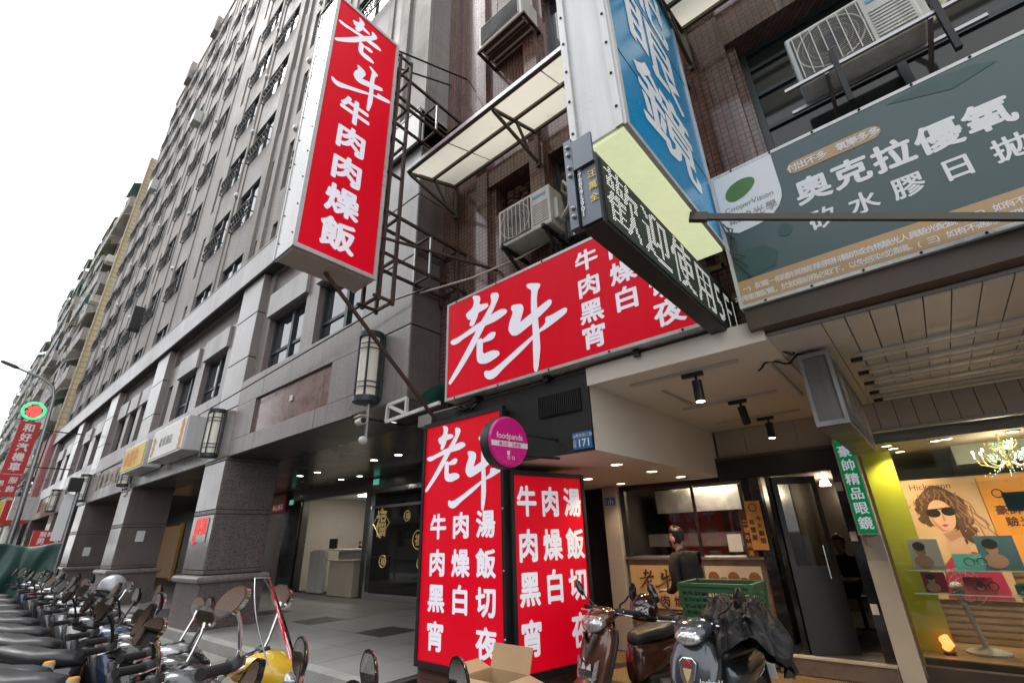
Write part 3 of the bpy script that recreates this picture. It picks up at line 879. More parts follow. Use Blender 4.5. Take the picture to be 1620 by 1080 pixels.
for a, c, z0, z1 in ops[1:]:
    t = .06
    f = MB().box(a, a + t, 4.78, 4.86, z0, z1).box(c - t, c, 4.78, 4.86, z0, z1).box(a + t, c - t, 4.78, 4.86, z0, z0 + t).box(a + t, c - t, 4.78, 4.86, z1 - t, z1)
    m_ = (a + c) / 2
    f.box(m_ - .035, m_ + .035, 4.77, 4.85, z0 + t, z1 - t)
    for zz in (z0 + .55, z0 + 1.05, z0 + 1.45):
        if zz < z1 - .2 and a > -1: f.box(a + t, m_ - .035, 4.80, 4.84, zz, zz + .05).box(m_ + .035, c - t, 4.80, 4.84, zz, zz + .05)
    w = mk('window', f, 'dark_frame', SH)
    mk('pane', MB().add([(a + t, 4.83, z0 + t), (c - t, 4.83, z0 + t), (c - t, 4.83, z1 - t), (a + t, 4.83, z1 - t)], [(0, 1, 2, 3)]), 'glass_plain' if a > -1 else 'glass_dark', w)
mk('upper_slab', MB().box(-5.28, 6, 4.12, 14, 2.99, 3.15), 'grey_panel', SH)
mk('party_wall', MB().box(-5.28, -4.9, 4.7, 14, GZ, 2.98), 'black', SH)

# awnings
m, nt, bs = newmat('awning_sheet')
bs.inputs['Base Color'].default_value = (.68, .64, .5, 1); bs.inputs['Roughness'].default_value = .5
tl = N(nt, 'ShaderNodeBsdfTranslucent', Color=(.86, .80, .66, 1))
mx = nt.nodes.new('ShaderNodeMixShader'); mx.inputs[0].default_value = .62
n_ = N(nt, 'ShaderNodeTexNoise', Scale=3.5, Detail=7, Roughness=.7)
tcn = nt.nodes.new('ShaderNodeTexCoord'); nt.links.new(tcn.outputs['Object'], n_.inputs['Vector'])
rp_ = ramp(nt, .6, .78, (.86, .82, .68), (.52, .38, .2)); nt.links.new(n_.outputs['Fac'], rp_.inputs['Fac']); nt.links.new(rp_.outputs[0], tl.inputs['Color'])
nt.links.new(bs.outputs[0], mx.inputs[1]); nt.links.new(tl.outputs[0], mx.inputs[2]); nt.links.new(mx.outputs[0], nt.nodes['Material Output'].inputs['Surface'])
MATS['awning_sheet'] = m
mat('awning_steel', (.13, .115, .085), .6, .3, var=.4, vsc=6, speck=((.2, .09, .04), 12, .58, .7))
def awning(x0, x1, label):
    yi, zi, yo, zo = 4.46, 7.36, 3.45, 7.0
    t = thing('awning', label, 'awning', ((x0 + x1) / 2, yi, zi), 'cream awnings over the windows')
    d = Vector((0, yo - yi, zo - zi))
    P = lambda x, f, l=0: Vector((x, yi + d.y * f, zi + d.z * f + l))
    n = max(2, round((x1 - x0) / .9))
    for k in range(n):
        xa, xb = x0 + (x1 - x0) * k / n, x0 + (x1 - x0) * (k + 1) / n
        for fa, fb in ((.02, .5), (.51, .99)):
            mk('roof_sheet', MB().add([P(xa + .01, fa, .03), P(xb - .01, fa, .03), P(xb - .01, fb, .03), P(xa + .01, fb, .03)], [(0, 1, 2, 3)]), 'awning_sheet', t)
    for f in (0, .5, 1.0):
        mk('purlin', MB().bar(P(x0, f), P(x1, f), .04, .05), 'awning_steel', t)
    mk('edge_trim', MB().bar(P(x0, 1.03, .03), P(x1, 1.03, .03), .02, .07), 'galv', t)
    for x in (x0 + .02, x0 + (x1 - x0) * .52, x1 - .02):
        mk('rafter', MB().bar(P(x, 0, -.03), P(x, 1, -.03), .04), 'awning_steel', t)
        mk('brace', MB().bar((x, yi, zi - .62), P(x, .97, -.05), .04), 'awning_steel', t)
        mk('brace', MB().bar(P(x, .45, -.05), (x, yi - .22, zi - .52), .035), 'awning_steel', t)
        mk('wall_plate', MB().box(x - .03, x + .03, yi, yi + .05, zi - .7, zi + .05), 'awning_steel', t)
awning(-5.0, -1.45, 'cream translucent awning with rusty braces over the air conditioner left of the blue sign')
awning(-.82, 3.2, 'cream awning above the window right of the blue sign')

# air conditioners
mat('ac_white', (.66, .65, .60), .45, var=.15, vsc=3, streak=.2)
mat('ac_dark', (.06, .06, .06), .6)
def ac_unit(x0, y0, z0, label, w=.9, h=.62, d=.32, arms=True):
    t = thing('air_conditioner', label, 'air conditioner', (x0 + w / 2, y0 + d / 2, z0))
    mk('case', MB().box(x0, x0 + w, y0, y0 + d, z0, z0 + h), 'ac_white', t, bevel=.018)
    gx, gz, gr = x0 + .31 * w / .9, z0 + h * .5, h * .41
    mk('grille_recess', MB().box(x0 + .04, x0 + w * .645, y0 - .004, y0 - .001, z0 + .05, z0 + h - .05), 'ac_dark', t)
    mk('fan_ring', MB().ring((gx, y0 - .012, gz), Y_, gr, .009, 28, 6), 'ac_white', t)
    mk('fan_hub', MB().lathe([(.001, 0), (.09, 0), (.1, .015), (.001, .02)], (gx, y0 - .022, gz), Y_, 18), 'ac_dark', t)
    g = MB()
    for k in range(5): g.ring((gx, y0 - .016, gz), Y_, gr * (k + 1) / 6, .004, 22, 4)
    for k in range(26):
        zz = z0 + .06 + k * (h - .12) / 25
        g.bar((x0 + .045, y0 - .02, zz), (x0 + w * .64, y0 - .02, zz), .004)
    mk('wire_grille', g, 'grey_panel', t)
    for k in range(8):
        xx = x0 + .06 + k * (w * .645 - .08) / 7
        mk('guard_bar', MB().bar((xx, y0 - .026, z0 + .05), (xx, y0 - .026, z0 + h - .05), .008), 'ac_white', t)
    for k in range(9):
        mk('louver', MB().box(x0 + w * .68, x0 + w - .04, y0 - .012, y0 - .001, z0 + .08 + k * .037, z0 + .1 + k * .037), 'ac_white', t)
    mk('badge', MB().box(x0 + w * .69, x0 + w - .06, y0 - .006, y0 - .001, z0 + h - .13, z0 + h - .09), mat('badge_blue', (.1, .35, .6), .4), t)
    mk('service_cover', MB().box(x0 + w + .001, x0 + w + .06, y0 + .08, y0 + .25, z0 + .1, z0 + .42), 'ac_white', t, bevel=.01)
    mk('pipe', MB().tube([(x0 + w + .05, y0 + .2, z0 + .14), (x0 + w + .17, y0 + .18, z0 + .22), (x0 + w + .16, y0 + .26, z0 + .62), (x0 + w + .02, y0 + .34, z0 + .86), (x0 + w - .06, y0 + .42, z0 + .8), (x0 + w, y0 + .52, z0 + .7)], .022, 8), 'cream_panel', t, smooth=True)
    mk('pipe', MB().tube([(x0 + w + .05, y0 + .15, z0 + .1), (x0 + w + .21, y0 + .14, z0 + .25), (x0 + w + .2, y0 + .26, z0 + .58), (x0 + w + .06, y0 + .34, z0 + .79), (x0 + w, y0 + .5, z0 + .62)], .016, 8), 'cream_panel', t, smooth=True)
    for xx in (x0 + .1, x0 + w - .1) if arms else ():
        mk('bracket_arm', MB().bar((xx, y0 - .06, z0 - .03), (xx, 4.6, z0 - .03), .045, .05), 'iron', t)
        mk('bracket_arm', MB().bar((xx, y0 + .02, z0 - .06), (xx, 4.58, z0 - .36), .035, .04), 'iron', t)
    return t
ac_unit(-3.63, 4.08, 5.2, 'white outdoor air conditioner on black brackets above the brush-lettered red sign')
a2 = ac_unit(.1, 4.06, 5.2, 'white outdoor air conditioner in front of the dark window above the green billboard', arms=False)
for xx in (.38, 1.05):
    mk('support_post', MB().bar((xx, 4.0, 4.75), (xx, 3.97, 5.32), .04, .05), 'iron', a2)
mk('support_rail', MB().bar((-.02, 3.99, 5.17), (1.35, 3.99, 5.17), .03).bar((-.02, 4.3, 5.17), (1.35, 4.3, 5.17), .03).bar((.3, 3.99, 5.15), (.3, 4.6, 5.15), .03).bar((1.0, 3.99, 5.15), (1.0, 4.6, 5.15), .03), 'galv', a2)
t = thing('air_conditioner', 'old rusty window air conditioner hanging high on the brown tiles', 'air conditioner', (-3.5, 4.3, 9.7))
mk('case', MB().box(-4.05, -3.05, 4.12, 4.598, 9.72, 10.3), 'ac_white', t, bevel=.015)
mk('front_grille', MB().box(-4.0, -3.1, 4.105, 4.118, 9.78, 10.25), 'grey_panel', t)
for k in range(9): mk('louver', MB().box(-3.98, -3.12, 4.09, 4.104, 9.8 + k * .05, 9.82 + k * .05), 'ac_dark', t)
for yy in (4.14, 4.36, 4.58): mk('frame_bar', MB().bar((-4.1, yy, 9.69), (-3.0, yy, 9.69), .045, .05), 'rust', t)
for xx in (-4.08, -3.02): mk('frame_bar', MB().bar((xx, 4.12, 9.69), (xx, 4.6, 9.69), .045, .05), 'rust', t)
for k in range(4): mk('underside_rib', MB().bar((-4.0, 4.2 + k * .1, 9.715), (-3.1, 4.2 + k * .1, 9.715), .05, .02), 'rust', t)
mk('cable', MB().tube([(-3.6, 4.13, 10.3), (-3.62, 4.2, 11.2), (-3.7, 4.55, 12.2)], .012, 6), 'black', t)

# ------------------------------------------------------------------ red signs of the beef shop
def frame_box(t, x0, x1, y0, y1, z0, z1, matn='alu_white', e=.035):
    """a sign case: closed box with a projecting edge frame on the -Y face"""
    mk('case', MB().box(x0, x1, y0, y1, z0, z1), matn, t)
    f = MB().box(x0, x1, y0 - .012, y0 - .001, z0, z0 + e).box(x0, x1, y0 - .012, y0 - .001, z1 - e, z1).box(x0, x0 + e, y0 - .012, y0 - .001, z0 + e, z1 - e).box(x1 - e, x1, y0 - .012, y0 - .001, z0 + e, z1 - e)
    mk('edge_frame', f, matn, t)
COLS3 = ('牛肉黑宵', '肉燥白', '湯飯切夜')
bs_ = thing('shop_sign', 'wide red sign with white brush characters above the restaurant arcade', 'sign', (-2.8, 4.0, 3.17))
frame_box(bs_, -4.49, -1.13, 3.93, 4.12, 3.165, 4.58)
mk('face', MB().box(-4.452, -1.168, 3.922, 3.9285, 3.203, 4.542), 'red_sign', bs_)
L_ = MB()
brush(L_, LAO, (0, 3.92, 0), X_, Z_, -4.41, -3.38, 3.38, 4.53)
brush(L_, NIU, (0, 3.9195, 0), X_, Z_, -3.76, -2.51, 3.21, 4.34)
for s_, x in zip(COLS3, (-2.2, -1.79, -1.39)):
    for ch, z in zip(s_, (4.32, 4.0, 3.69, 3.4)):
        L_.text(ch, (0, 3.92, 0), X_, Z_, x, z, .27, sx=1.12, bold=.03)
mk('lettering', L_, 'sign_white', bs_)
for k in range(5): mk('screw', MB().ball((-4.3 + k * .75, 3.915, 3.183), .012, 8, 5).ball((-4.3 + k * .75, 3.915, 4.562), .012, 8, 5), 'iron', bs_)
for x in (-4.0, -2.9, -1.8): mk('bracket', MB().bar((x, 3.98, 3.12), (x, 4.58, 3.12), .06, .07), 'iron', bs_)
mk('wiring', MB().tube([(-4.35 + .03 * k, 4.02 + .05 * math.sin(k * 2.1), 3.08 - .06 * abs(math.sin(k * 1.3))) for k in range(14)], .012, 6).tube([(-4.4 + .04 * k, 4.0 + .05 * math.cos(k * 1.7), 3.05 - .05 * abs(math.sin(k * .9))) for k in range(10)], .01, 6), 'black', bs_)

lo_ = thing('corner_sign', 'two-sided red light box sign with white characters standing on a brick base', 'sign', (-4.2, 4.3, GZ))
F0 = Vector((-3.5, 4.0, 0)); FU = Vector((.2132, .9770, 0)); FN = FU.cross(Z_)
mk('base', MB().prism([(-4.9, 3.99), (-3.52, 3.99), (-3.27, 5.08), (-4.6, 5.08)], (0, 0, GZ), X_, Y_, .36), 'brick_base', lo_)
mk('core', MB().prism([(-4.87, 4.0), (-3.53, 4.0), (-3.29, 5.07), (-4.6, 5.07)], (0, 0, .22), X_, Y_, 1.98).box(-4.87, -3.53, 4.0, 4.2, 2.2, 2.9), 'black', lo_)
f = MB()
for (a, b) in ((-4.9, -4.855), (-3.545, -3.5)): f.box(a, b, 3.93, 4.0, .23, 2.93)
f.box(-4.855, -3.545, 3.93, 4.0, .23, .29).box(-4.855, -3.545, 3.93, 4.0, 2.88, 2.93)
mk('edge_frame', f, 'iron', lo_)
mk('front_face', MB().box(-4.853, -3.547, 3.945, 3.985, .292, 2.878), 'red_sign_lower', lo_)
f = MB()
for a, b in ((.0, .05), (1.08, 1.126)):
    f.prism([(a, .23), (b, .23), (b, 2.2), (a, 2.2)], F0 + FN * .0, FU, Z_, .05)
f.prism([(.05, .23), (1.08, .23), (1.08, .29), (.05, .29)], F0, FU, Z_, .05).prism([(.05, 2.15), (1.08, 2.15), (1.08, 2.2), (.05, 2.2)], F0, FU, Z_, .05)
mk('edge_frame', f, 'iron', lo_)
mk('side_face', MB().prism([(.052, .292), (1.078, .292), (1.078, 2.148), (.052, 2.148)], F0, FU, Z_, .03), 'red_sign_lower', lo_)
L_ = MB()
brush(L_, LAO, (0, 3.944, 0), X_, Z_, -4.83, -4.12, 2.07, 2.86)
brush(L_, NIU, (0, 3.9435, 0), X_, Z_, -4.40, -3.5, 1.80, 2.62, clip=(-4.4, -3.55))
for s_, x in zip(COLS3, (-4.57, -4.18, -3.79)):
    for ch, z in zip(s_, (1.66, 1.27, .91, .54)):
        L_.text(ch, (0, 3.944, 0), X_, Z_, x, z, .29, sx=1.02, bold=.034)
mk('front_lettering', L_, 'sign_white', lo_)
L_ = MB()
o_ = F0 + FN * .03
for s_, x in zip(COLS3, (.23, .575, .92)):
    for ch, z in zip(s_, (1.88, 1.43, 1.02, .58)):
        L_.text(ch, o_, FU, Z_, x, z, .33, sx=.86, bold=.034)
mk('side_lettering', L_, 'sign_white', lo_)
# the back of the same light box, towards the shop window
mk('back_face', MB().box(-4.5, -3.34, 5.074, 5.09, .3, 2.15), 'red_sign_lower', lo_)
L_ = MB()
for s_, x in zip(COLS3, (-.3, .05, .4)):
    for ch, z in zip(s_, (1.88, 1.43, 1.02, .58)):
        L_.text(ch, (-3.9, 5.091, 0), (-1, 0, 0), Z_, x, z, .33, sx=.86, bold=.034)
mk('back_lettering', L_, 'sign_white', lo_)
for z in (.6, 1.2, 1.8, 2.4): mk('screw', MB().ball((-3.52, 3.928, z), .012, 8, 5), 'galv', lo_)

vs_ = thing('blade_sign', 'tall red hanging sign with white characters on a steel frame', 'sign', (-5, 2.4, 4.7))
mk('case', MB().box(-5.27, -4.82, 1.82, 2.93, 4.7, 9.27), 'alu_white', vs_)
f = MB().box(-4.819, -4.79, 1.81, 1.86, 4.69, 9.28).box(-4.819, -4.79, 2.89, 2.94, 4.69, 9.28).box(-4.819, -4.79, 1.86, 2.89, 4.69, 4.745).box(-4.819, -4.79, 1.86, 2.89, 9.225, 9.28)
f.box(-5.30, -5.271, 1.81, 1.86, 4.69, 9.28).box(-5.30, -5.271, 2.89, 2.94, 4.69, 9.28)
mk('edge_frame', f, 'alu_white', vs_)
mk('face', MB().box(-4.818, -4.806, 1.862, 2.888, 4.747, 9.223), 'red_sign', vs_)
mk('bottom_panel', MB().box(-5.25, -4.84, 1.84, 2.91, 4.672, 4.698), 'grey_panel', vs_)
for k in range(11):
    for x in (-5.22, -4.87): mk('screw', MB().ball((x, 1.815, 4.9 + k * .42), .011, 6, 4), 'iron', vs_)
L_ = MB()
o_ = (-4.805, 0, 0)
brush(L_, LAO, o_, Y_, Z_, 1.88, 2.62, 8.3, 9.16)
brush(L_, NIU, o_, Y_, Z_, 1.93, 2.87, 7.42, 8.32)
for ch, z in zip('牛肉肉燥飯', (7.22, 6.69, 6.15, 5.62, 5.1)):
    L_.text(ch, o_, Y_, Z_, 2.34, z, .46, sx=1.06, bold=.036)
mk('lettering', L_, 'sign_white', vs_)
fr = MB()
for x in (-5.22, -4.84):
    for y in (3.02, 3.24):
        mk('frame_post', MB().bar((x, y, 4.45), (x, y, 9.2), .045), 'rust', vs_)
    for z in (4.5, 5.2, 5.9, 6.6, 7.3, 8.05, 8.75, 9.15):
        mk('frame_rung', MB().bar((x, 2.94, z), (x, 3.24, z), .035), 'rust', vs_)
    for z in (5.18, 5.9, 8.1, 8.75):
        mk('frame_rail', MB().bar((x, 3.24, z), (x, 4.47 if x < -5 else 4.6, z), .04), 'rust', vs_)
    for y in (3.85,):
        mk('frame_post', MB().bar((x, y, 5.15), (x, y, 5.92), .03), 'galv', vs_)
        mk('frame_post', MB().bar((x, y, 8.08), (x, y, 8.77), .03), 'galv', vs_)
    mk('frame_post', MB().bar((x, 4.42, 5.0), (x, 4.42, 5.95), .045), 'rust', vs_)
    mk('frame_post', MB().bar((x, 4.42, 8.0), (x, 4.42, 8.8), .045), 'rust', vs_)
for z in (4.5, 5.18, 5.9, 7.3, 8.1, 8.75, 9.15):
    for y in (3.02, 3.24, 3.85, 4.42):
        if y < 3.5 or z in (5.18, 5.9, 8.1, 8.75):
            mk('frame_rung', MB().bar((-5.22, y, z), (-4.84, y, z), .035), 'rust', vs_)
mk('tie_rod', MB().tube([(-4.84, 2.95, 9.22), (-4.84, 4.58, 10.08)], .017, 6), 'iron', vs_)
mk('tie_rod', MB().tube([(-5.2, 2.95, 9.22), (-5.2, 4.45, 10.1)], .017, 6), 'iron', vs_)
mk('tie_rod', MB().tube([(-4.84, 2.98, 5.42), (-4.1, 4.58, 5.28)], .022, 6), 'rust', vs_)
mk('prop', MB().tube([(-5.05, 2.36, 4.66), (-4.72, 4.0, 2.96)], .028, 8), 'rust', vs_)

# ------------------------------------------------------------------ blue hanging sign and LED panel
mat('blue_sign', (.006, .20, .42), .22, var=.25, vsc=.9, emit=(.0, .3, .55), es=.07)
mat('glow_panel', (.72, .75, .45), .12, var=.35, vsc=3.5, emit=(.9, 1, .6), es=.3)
bl = thing('blade_sign', 'blue hanging sign with white characters and pale metal edge', 'sign', (-1, 3.1, 3.82))
mk('case', MB().box(-1.19, -.83, 2.12, 4.0, 3.86, 8.6), 'alu_white', bl)
mk('edge_frame', MB().box(-.829, -.80, 2.11, 2.16, 3.84, 8.61).box(-.829, -.80, 3.96, 4.01, 3.84, 8.61).box(-.829, -.80, 2.16, 3.96, 3.84, 3.88), 'alu_white', bl)
mk('face', MB().box(-.828, -.815, 2.162, 3.958, 3.882, 8.6), 'blue_sign', bl)
mk('seam', MB().box(-.8149, -.812, 2.162, 3.958, 4.62, 4.628).box(-.8149, -.812, 2.162, 3.958, 5.9, 5.908), 'iron', bl)
mk('edge_strip', MB().box(-1.2, -1.15, 2.095, 2.119, 3.84, 8.6).box(-.87, -.82, 2.095, 2.119, 3.84, 8.6), 'alu_white', bl)
for k in range(14):
    mk('screw', MB().ball((-1.175, 2.094, 4.0 + k * .3), .011, 6, 4).ball((-.845, 2.094, 4.0 + k * .3), .011, 6, 4), 'iron', bl)
mk('bottom_panel', MB().box(-1.18, -.84, 2.14, 3.98, 3.835, 3.858), 'glow_panel', bl)
L_ = MB()
for ch, z in zip('配眼鏡', (6.4, 5.5, 4.6)):
    L_.text(ch, (-.812, 0, 0), Y_, Z_, 3.05, z, .86, sx=1.38, bold=.016)
mk('lettering', L_, 'sign_white_plain', bl)
for z in (4.4, 5.4, 6.6): mk('wall_bracket', MB().bar((-.9, 4.01, z), (-.9, 4.6, z - .2), .05).bar((-1.14, 4.01, z), (-1.14, 4.6, z - .2), .05), 'iron', bl)
mk('back_rail', MB().bar((-.86, 4.04, 3.7), (-.86, 4.04, 8.5), .05).bar((-1.15, 4.04, 3.7), (-1.15, 4.04, 8.5), .05).bar((-1.15, 4.04, 3.72), (-.86, 4.04, 3.72), .05), 'rust', bl)
mk('support_arm', MB().bar((-.86, 3.24, 3.80), (.98, 3.88, 3.19), .03, .05).bar((-.86, 3.24, 3.80), (-.74, 3.285, 3.76), .05, .07), mat('arm_steel', (.09, .085, .065), .5, .5, var=.4, vsc=6), bl)
ld = thing('led_display', 'black LED message display with white dot characters under the blue sign', 'display', (-1.02, 3.2, 3.1))
mat('led_off', (.02, .032, .022), .5, var=.2, vsc=4)
mk('case', MB().box(-1.1, -.962, 1.96, 4.46, 3.1, 3.61), 'black', ld, bevel=.008)
mk('screen', MB().box(-.9615, -.954, 2.0, 4.42, 3.125, 3.585), 'led_off', ld)
mk('end_plate', MB().box(-1.09, -.965, 1.945, 1.958, 3.12, 3.6), mat('steel_blue', (.12, .14, .17), .4, .6, var=.3), ld)
mk('end_flange', MB().box(-1.16, -1.105, 1.93, 1.99, 3.12, 3.78).box(-1.1, -.965, 1.925, 1.944, 3.52, 3.74), 'steel_blue', ld)
for z in (3.2, 3.26, 3.5, 3.56, 3.66, 3.72): mk('bolt', MB().ball((-1.13, 1.926, z), .014, 8, 5), 'galv', ld)
# name strip on the end plate
mat('gold_print', (.8, .62, .15), .5)
for k, c_ in enumerate('汪萬全'):
    mk('gold_character', MB().text(c_, (0, 1.944, 0), X_, Z_, -.995, 3.445 - k * .085, .058, bold=.02, lift=.003), 'gold_print', ld)
L_ = MB().text('0968275901', (0, 1.944, 0), X_, Z_, -1.062, 3.36, .046, bold=.03, vertical=True, pitch=.036, lift=.003)
mk('phone_number', L_, 'sign_white_plain', ld)
def inside(g, x, y):
    vv, ff, _ = g
    for t_ in ff:
        s0 = None; ok = True
        for i in range(len(t_)):
            ax, ay = vv[t_[i]]; bx, by = vv[t_[(i + 1) % len(t_)]]
            c_ = (bx - ax) * (y - ay) - (by - ay) * (x - ax)
            if c_ < 0: ok = False; break
        if ok: return True
    return False
dots, off = MB(), MB()
PI_ = .0185
for j in range(24):
    for i in range(130):
        y, z = 2.01 + i * PI_, 3.135 + j * PI_
        k = int((y - 2.01) / .46)
        lit = False
        if k < 4:
            gx_, gz_ = (y - 2.01 - k * .46) / .44, (z - 3.14) / .44
            lit = any(inside(glyph('歡迎使用'[k]), gx_ + ex, gz_ - .12) for ex in (-.016, .016))
        else:
            yy = y - 2.01 - 4 * .46
            k2 = int(yy / .25)
            lit = inside(glyph('5F'[min(k2, 1)]), (yy - k2 * .25) / .44 + .02, (z - 3.17) / .5)
        if lit:
            dots.add([(-.952, y - .0048, z - .0048), (-.952, y + .0048, z - .0048), (-.952, y + .0048, z + .0048), (-.952, y - .0048, z + .0048)], [(0, 1, 2, 3)])
        else:
            off.add([(-.9525, y - .0055, z - .0055), (-.9525, y + .0055, z - .0055), (-.9525, y + .0055, z + .0055), (-.9525, y - .0055, z + .0055)], [(0, 1, 2, 3)])
setp(mk('lit_dots', dots, mat('led_on', (.8, .8, .75), .5, var=0, emit=(1, 1, .93), es=.5), ld), kind='stuff')
setp(mk('unlit_dots', off, mat('led_dot', (.06, .075, .05), .5, var=0), ld), kind='stuff')

# ------------------------------------------------------------------ green billboard of the optician
mat('bill_green', (.055, .10, .105), .35, var=.08, vsc=1.0)
mat('bill_tan', (.50, .33, .17), .45, var=.06); mat('leaf_dark', (.035, .09, .085), .45); mat('lime', (.07, .22, .035), .35, var=.4, vsc=14)
bb = thing('billboard', 'dark green optician billboard with white characters and tan bottom band', 'billboard', (1.2, 4.0, 3.2))
frame_box(bb, -.80, 3.4, 3.93, 4.1, 3.21, 4.585, 'alu_white', .03)
mk('face', MB().box(-.768, 3.37, 3.922, 3.9285, 3.242, 4.553), 'bill_green', bb)
O = (0, 3.9215, 0)
mk('tan_band', MB().flat([(-.768, 3.242), (3.37, 3.242), (3.37, 3.455), (-.768, 3.455)], O, X_, Z_, .002), 'bill_tan', bb)
wp = [(-.768, 4.553), (-.268, 4.553), (-.268, 4.17)] + [(-.518 + .25 * math.cos(a), 4.17 + .25 * math.sin(a)) for a in [-i * math.pi / 10 for i in range(1, 6)]] + [(-.66, 3.91), (-.768, 3.97)]
mk('white_patch', MB().flat(wp, O, X_, Z_, .003), 'sign_white_plain', bb)
av = [(-.58 + .13 * math.cos(a) * (1 + .12 * math.cos(a - .5)), 4.335 + .095 * math.sin(a) + .03 * math.cos(a)) for a in [i * math.pi / 12 for i in range(24)]]
mk('lime_print', MB().flat(av, O, X_, Z_, .005), 'lime', bb)
for cx_, cz_, r_ in ((-.62, 3.56, .17), (-.33, 3.78, .06)):
    L_ = MB()
    L_.flat([(cx_ + r_ * math.cos(a) * .9, cz_ + r_ * math.sin(a)) for a in [i * math.pi / 10 for i in range(20)]] if r_ < .1 else [(cx_ - r_, cz_ - .1), (cx_ - .06, cz_ - .1), (cx_ + .16, cz_ - .06), (cx_ + .2, cz_ + .06), (cx_ + .12, cz_ + .15), (cx_ - r_ + .04, cz_ + .19)], O, X_, Z_, .003)
    mk('leaf_print', L_, 'leaf_dark', bb)
L_ = MB().flat([(.55, 4.5), (.9, 4.38), (1.15, 4.44), (1.05, 4.5), (.8, 4.54)], O, X_, Z_, .003)
mk('leaf_print', L_, 'leaf_dark', bb)
mk('pill_print', MB().flat([(-.12 + .07 * math.cos(a), 4.315 + .06 * math.sin(a)) for a in [math.pi / 2 + i * math.pi / 8 for i in range(9)]] + [(.39 + .07 * math.cos(a), 4.315 + .06 * math.sin(a)) for a in [-math.pi / 2 + i * math.pi / 8 for i in range(9)]], O, X_, Z_, .003), 'bill_tan', bb)
L_ = MB()
L_.text('付出不多 氧樂多多', O, X_, Z_, .135, 4.315, .08, bold=.02, pitch=.0705, lift=.006)
L_.text('奧克拉優氧', O, X_, Z_, .46, 4.055, .25, bold=.034, pitch=.262)
L_.text('矽水膠日拋', O, X_, Z_, .47, 3.76, .19, bold=.022, pitch=.268)
L_.text('(一)配戴一般隱形眼鏡須經眼科醫師或合格驗光人員驗光配鏡', O, X_, Z_, -.09, 3.375, .058, pitch=.0505, bold=.01)
L_.text('不得重覆配戴，於就寢前務必取下，以免感染或潰瘍。(三)如有不適應立即接受眼科醫師檢查', O, X_, Z_, .24, 3.295, .058, pitch=.0505, bold=.01)
L_.text('(二)如有不適，立即接受眼科醫師治療', O, X_, Z_, 1.1, 3.375, .058, pitch=.0505, bold=.01)
mk('lettering', L_, 'sign_white_plain', bb)
L_ = MB().text('CooperVision', O, X_, Z_, -.53, 4.17, .075, sx=.95, latin=True, lift=.006).text('酷柏光學', O, X_, Z_, -.52, 4.055, .095, lift=.006)
mk('grey_lettering', L_, 'grey_print', bb)
for k in range(6): mk('screw', MB().ball((-.6 + k * .33, 3.915, 3.225), .01, 8, 5).ball((-.6 + k * .33, 3.915, 4.57), .01, 8, 5), 'iron', bb)
mk('bottom_board', MB().box(-.78, 3.4, 3.95, 4.11, 3.02, 3.205), 'wood_dark', bb)

# round delivery sign
mat('magenta', (.52, .005, .19), .25, var=.05, coat=.3, emit=(.9, 0, .3), es=.06)
fp = thing('round_sign', 'round magenta delivery sign with white lettering on a black rim', 'sign', (-2.95, 3.36, 2.1))
fc = Vector((-2.93, 3.36, 2.35)); fn = Vector((.985, -.17, 0)).normalized(); fu = Z_.cross(fn)
mk('rim', MB().lathe([(.22, -.12), (.247, -.11), (.247, .0), (.235, .012)], fc, fn, 40), 'black', fp, smooth=True)
mk('face', MB().lathe([(.24, .0), (.236, .016), (.222, .03), (.001, .033)], fc, fn, 40), 'magenta', fp, smooth=True)
mk('white_band', MB().flat([(-.219, -.055), (.219, -.055), (.222, -.005), (-.222, -.005)], fc + fn * .033, fu, Z_, .0015), 'sign_white_plain', fp)
mk('lettering', MB().text('foodpanda', fc + fn * .033, fu, Z_, 0, .048, .082, sx=.92, latin=True, bold=.008, lift=.002), 'sign_white_plain', fp)
mk('band_lettering', MB().text('線上訂·立即送', fc + fn * .034, fu, Z_, 0, -.03, .036, bold=.02, lift=.003), 'magenta', fp)
mk('scooter_mark', MB().ring(fc + fn * .036 - Z_ * .155 - fu * .02, fn, .014, .003, 12, 4).ring(fc + fn * .036 - Z_ * .155 + fu * .035, fn, .014, .003, 12, 4).prism([(-.035, -.13), (-.005, -.13), (-.005, -.09), (-.035, -.09)], fc + fn * .033, fu, Z_, .003), 'sign_white_plain', fp)
for dz in (-.11, .1): mk('arm', MB().tube([fc + fu * .23 + Z_ * dz - fn * .05, fc + fu * .7 + Z_ * dz * .9 - fn * .02], .014, 8), 'iron', fp)

# ------------------------------------------------------------------ beef restaurant under the arcade
RS = thing('restaurant_front', 'open restaurant front with glass counter, black door frame and white soffit', 'shopfront', (-2.5, 7.0, GZ))
sf = mk('fascia_block', MB().box(-4.89, -2.4, 4.07, 7.7, 2.285, 2.975), 'soffit_white', RS)
mk('fascia_front', MB().box(-4.89, -2.402, 4.04, 4.066, 2.28, 3.1), 'black', sf)
vt = mk('vent', MB().box(-3.05, -2.5, 4.02, 4.036, 2.7, 2.94), 'black', sf)
for k in range(22): mk('vent_slat', MB().box(-3.04 + k * .0245, -3.03 + k * .0245, 4.005, 4.02, 2.71, 2.93), 'iron', vt)
mk('ceiling', MB().box(-2.398, -.69, 4.05, 7.7, 2.955, 2.985), 'soffit_white', RS)
mk('ceiling_edge', MB().box(-2.398, -.69, 4.02, 4.05, 2.93, 3.12), 'soffit_white', RS)
bp = mk('upper_wall', MB().box(-2.35, -.83, 7.66, 7.7, 2.54, 2.95), 'joint', RS)
for a, b in ((-2.35, -1.93), (-1.925, -1.245), (-1.24, -.83)):
    mk('wall_panel', MB().box(a, b, 7.64, 7.658, 2.545, 2.95), 'grey_panel', bp)
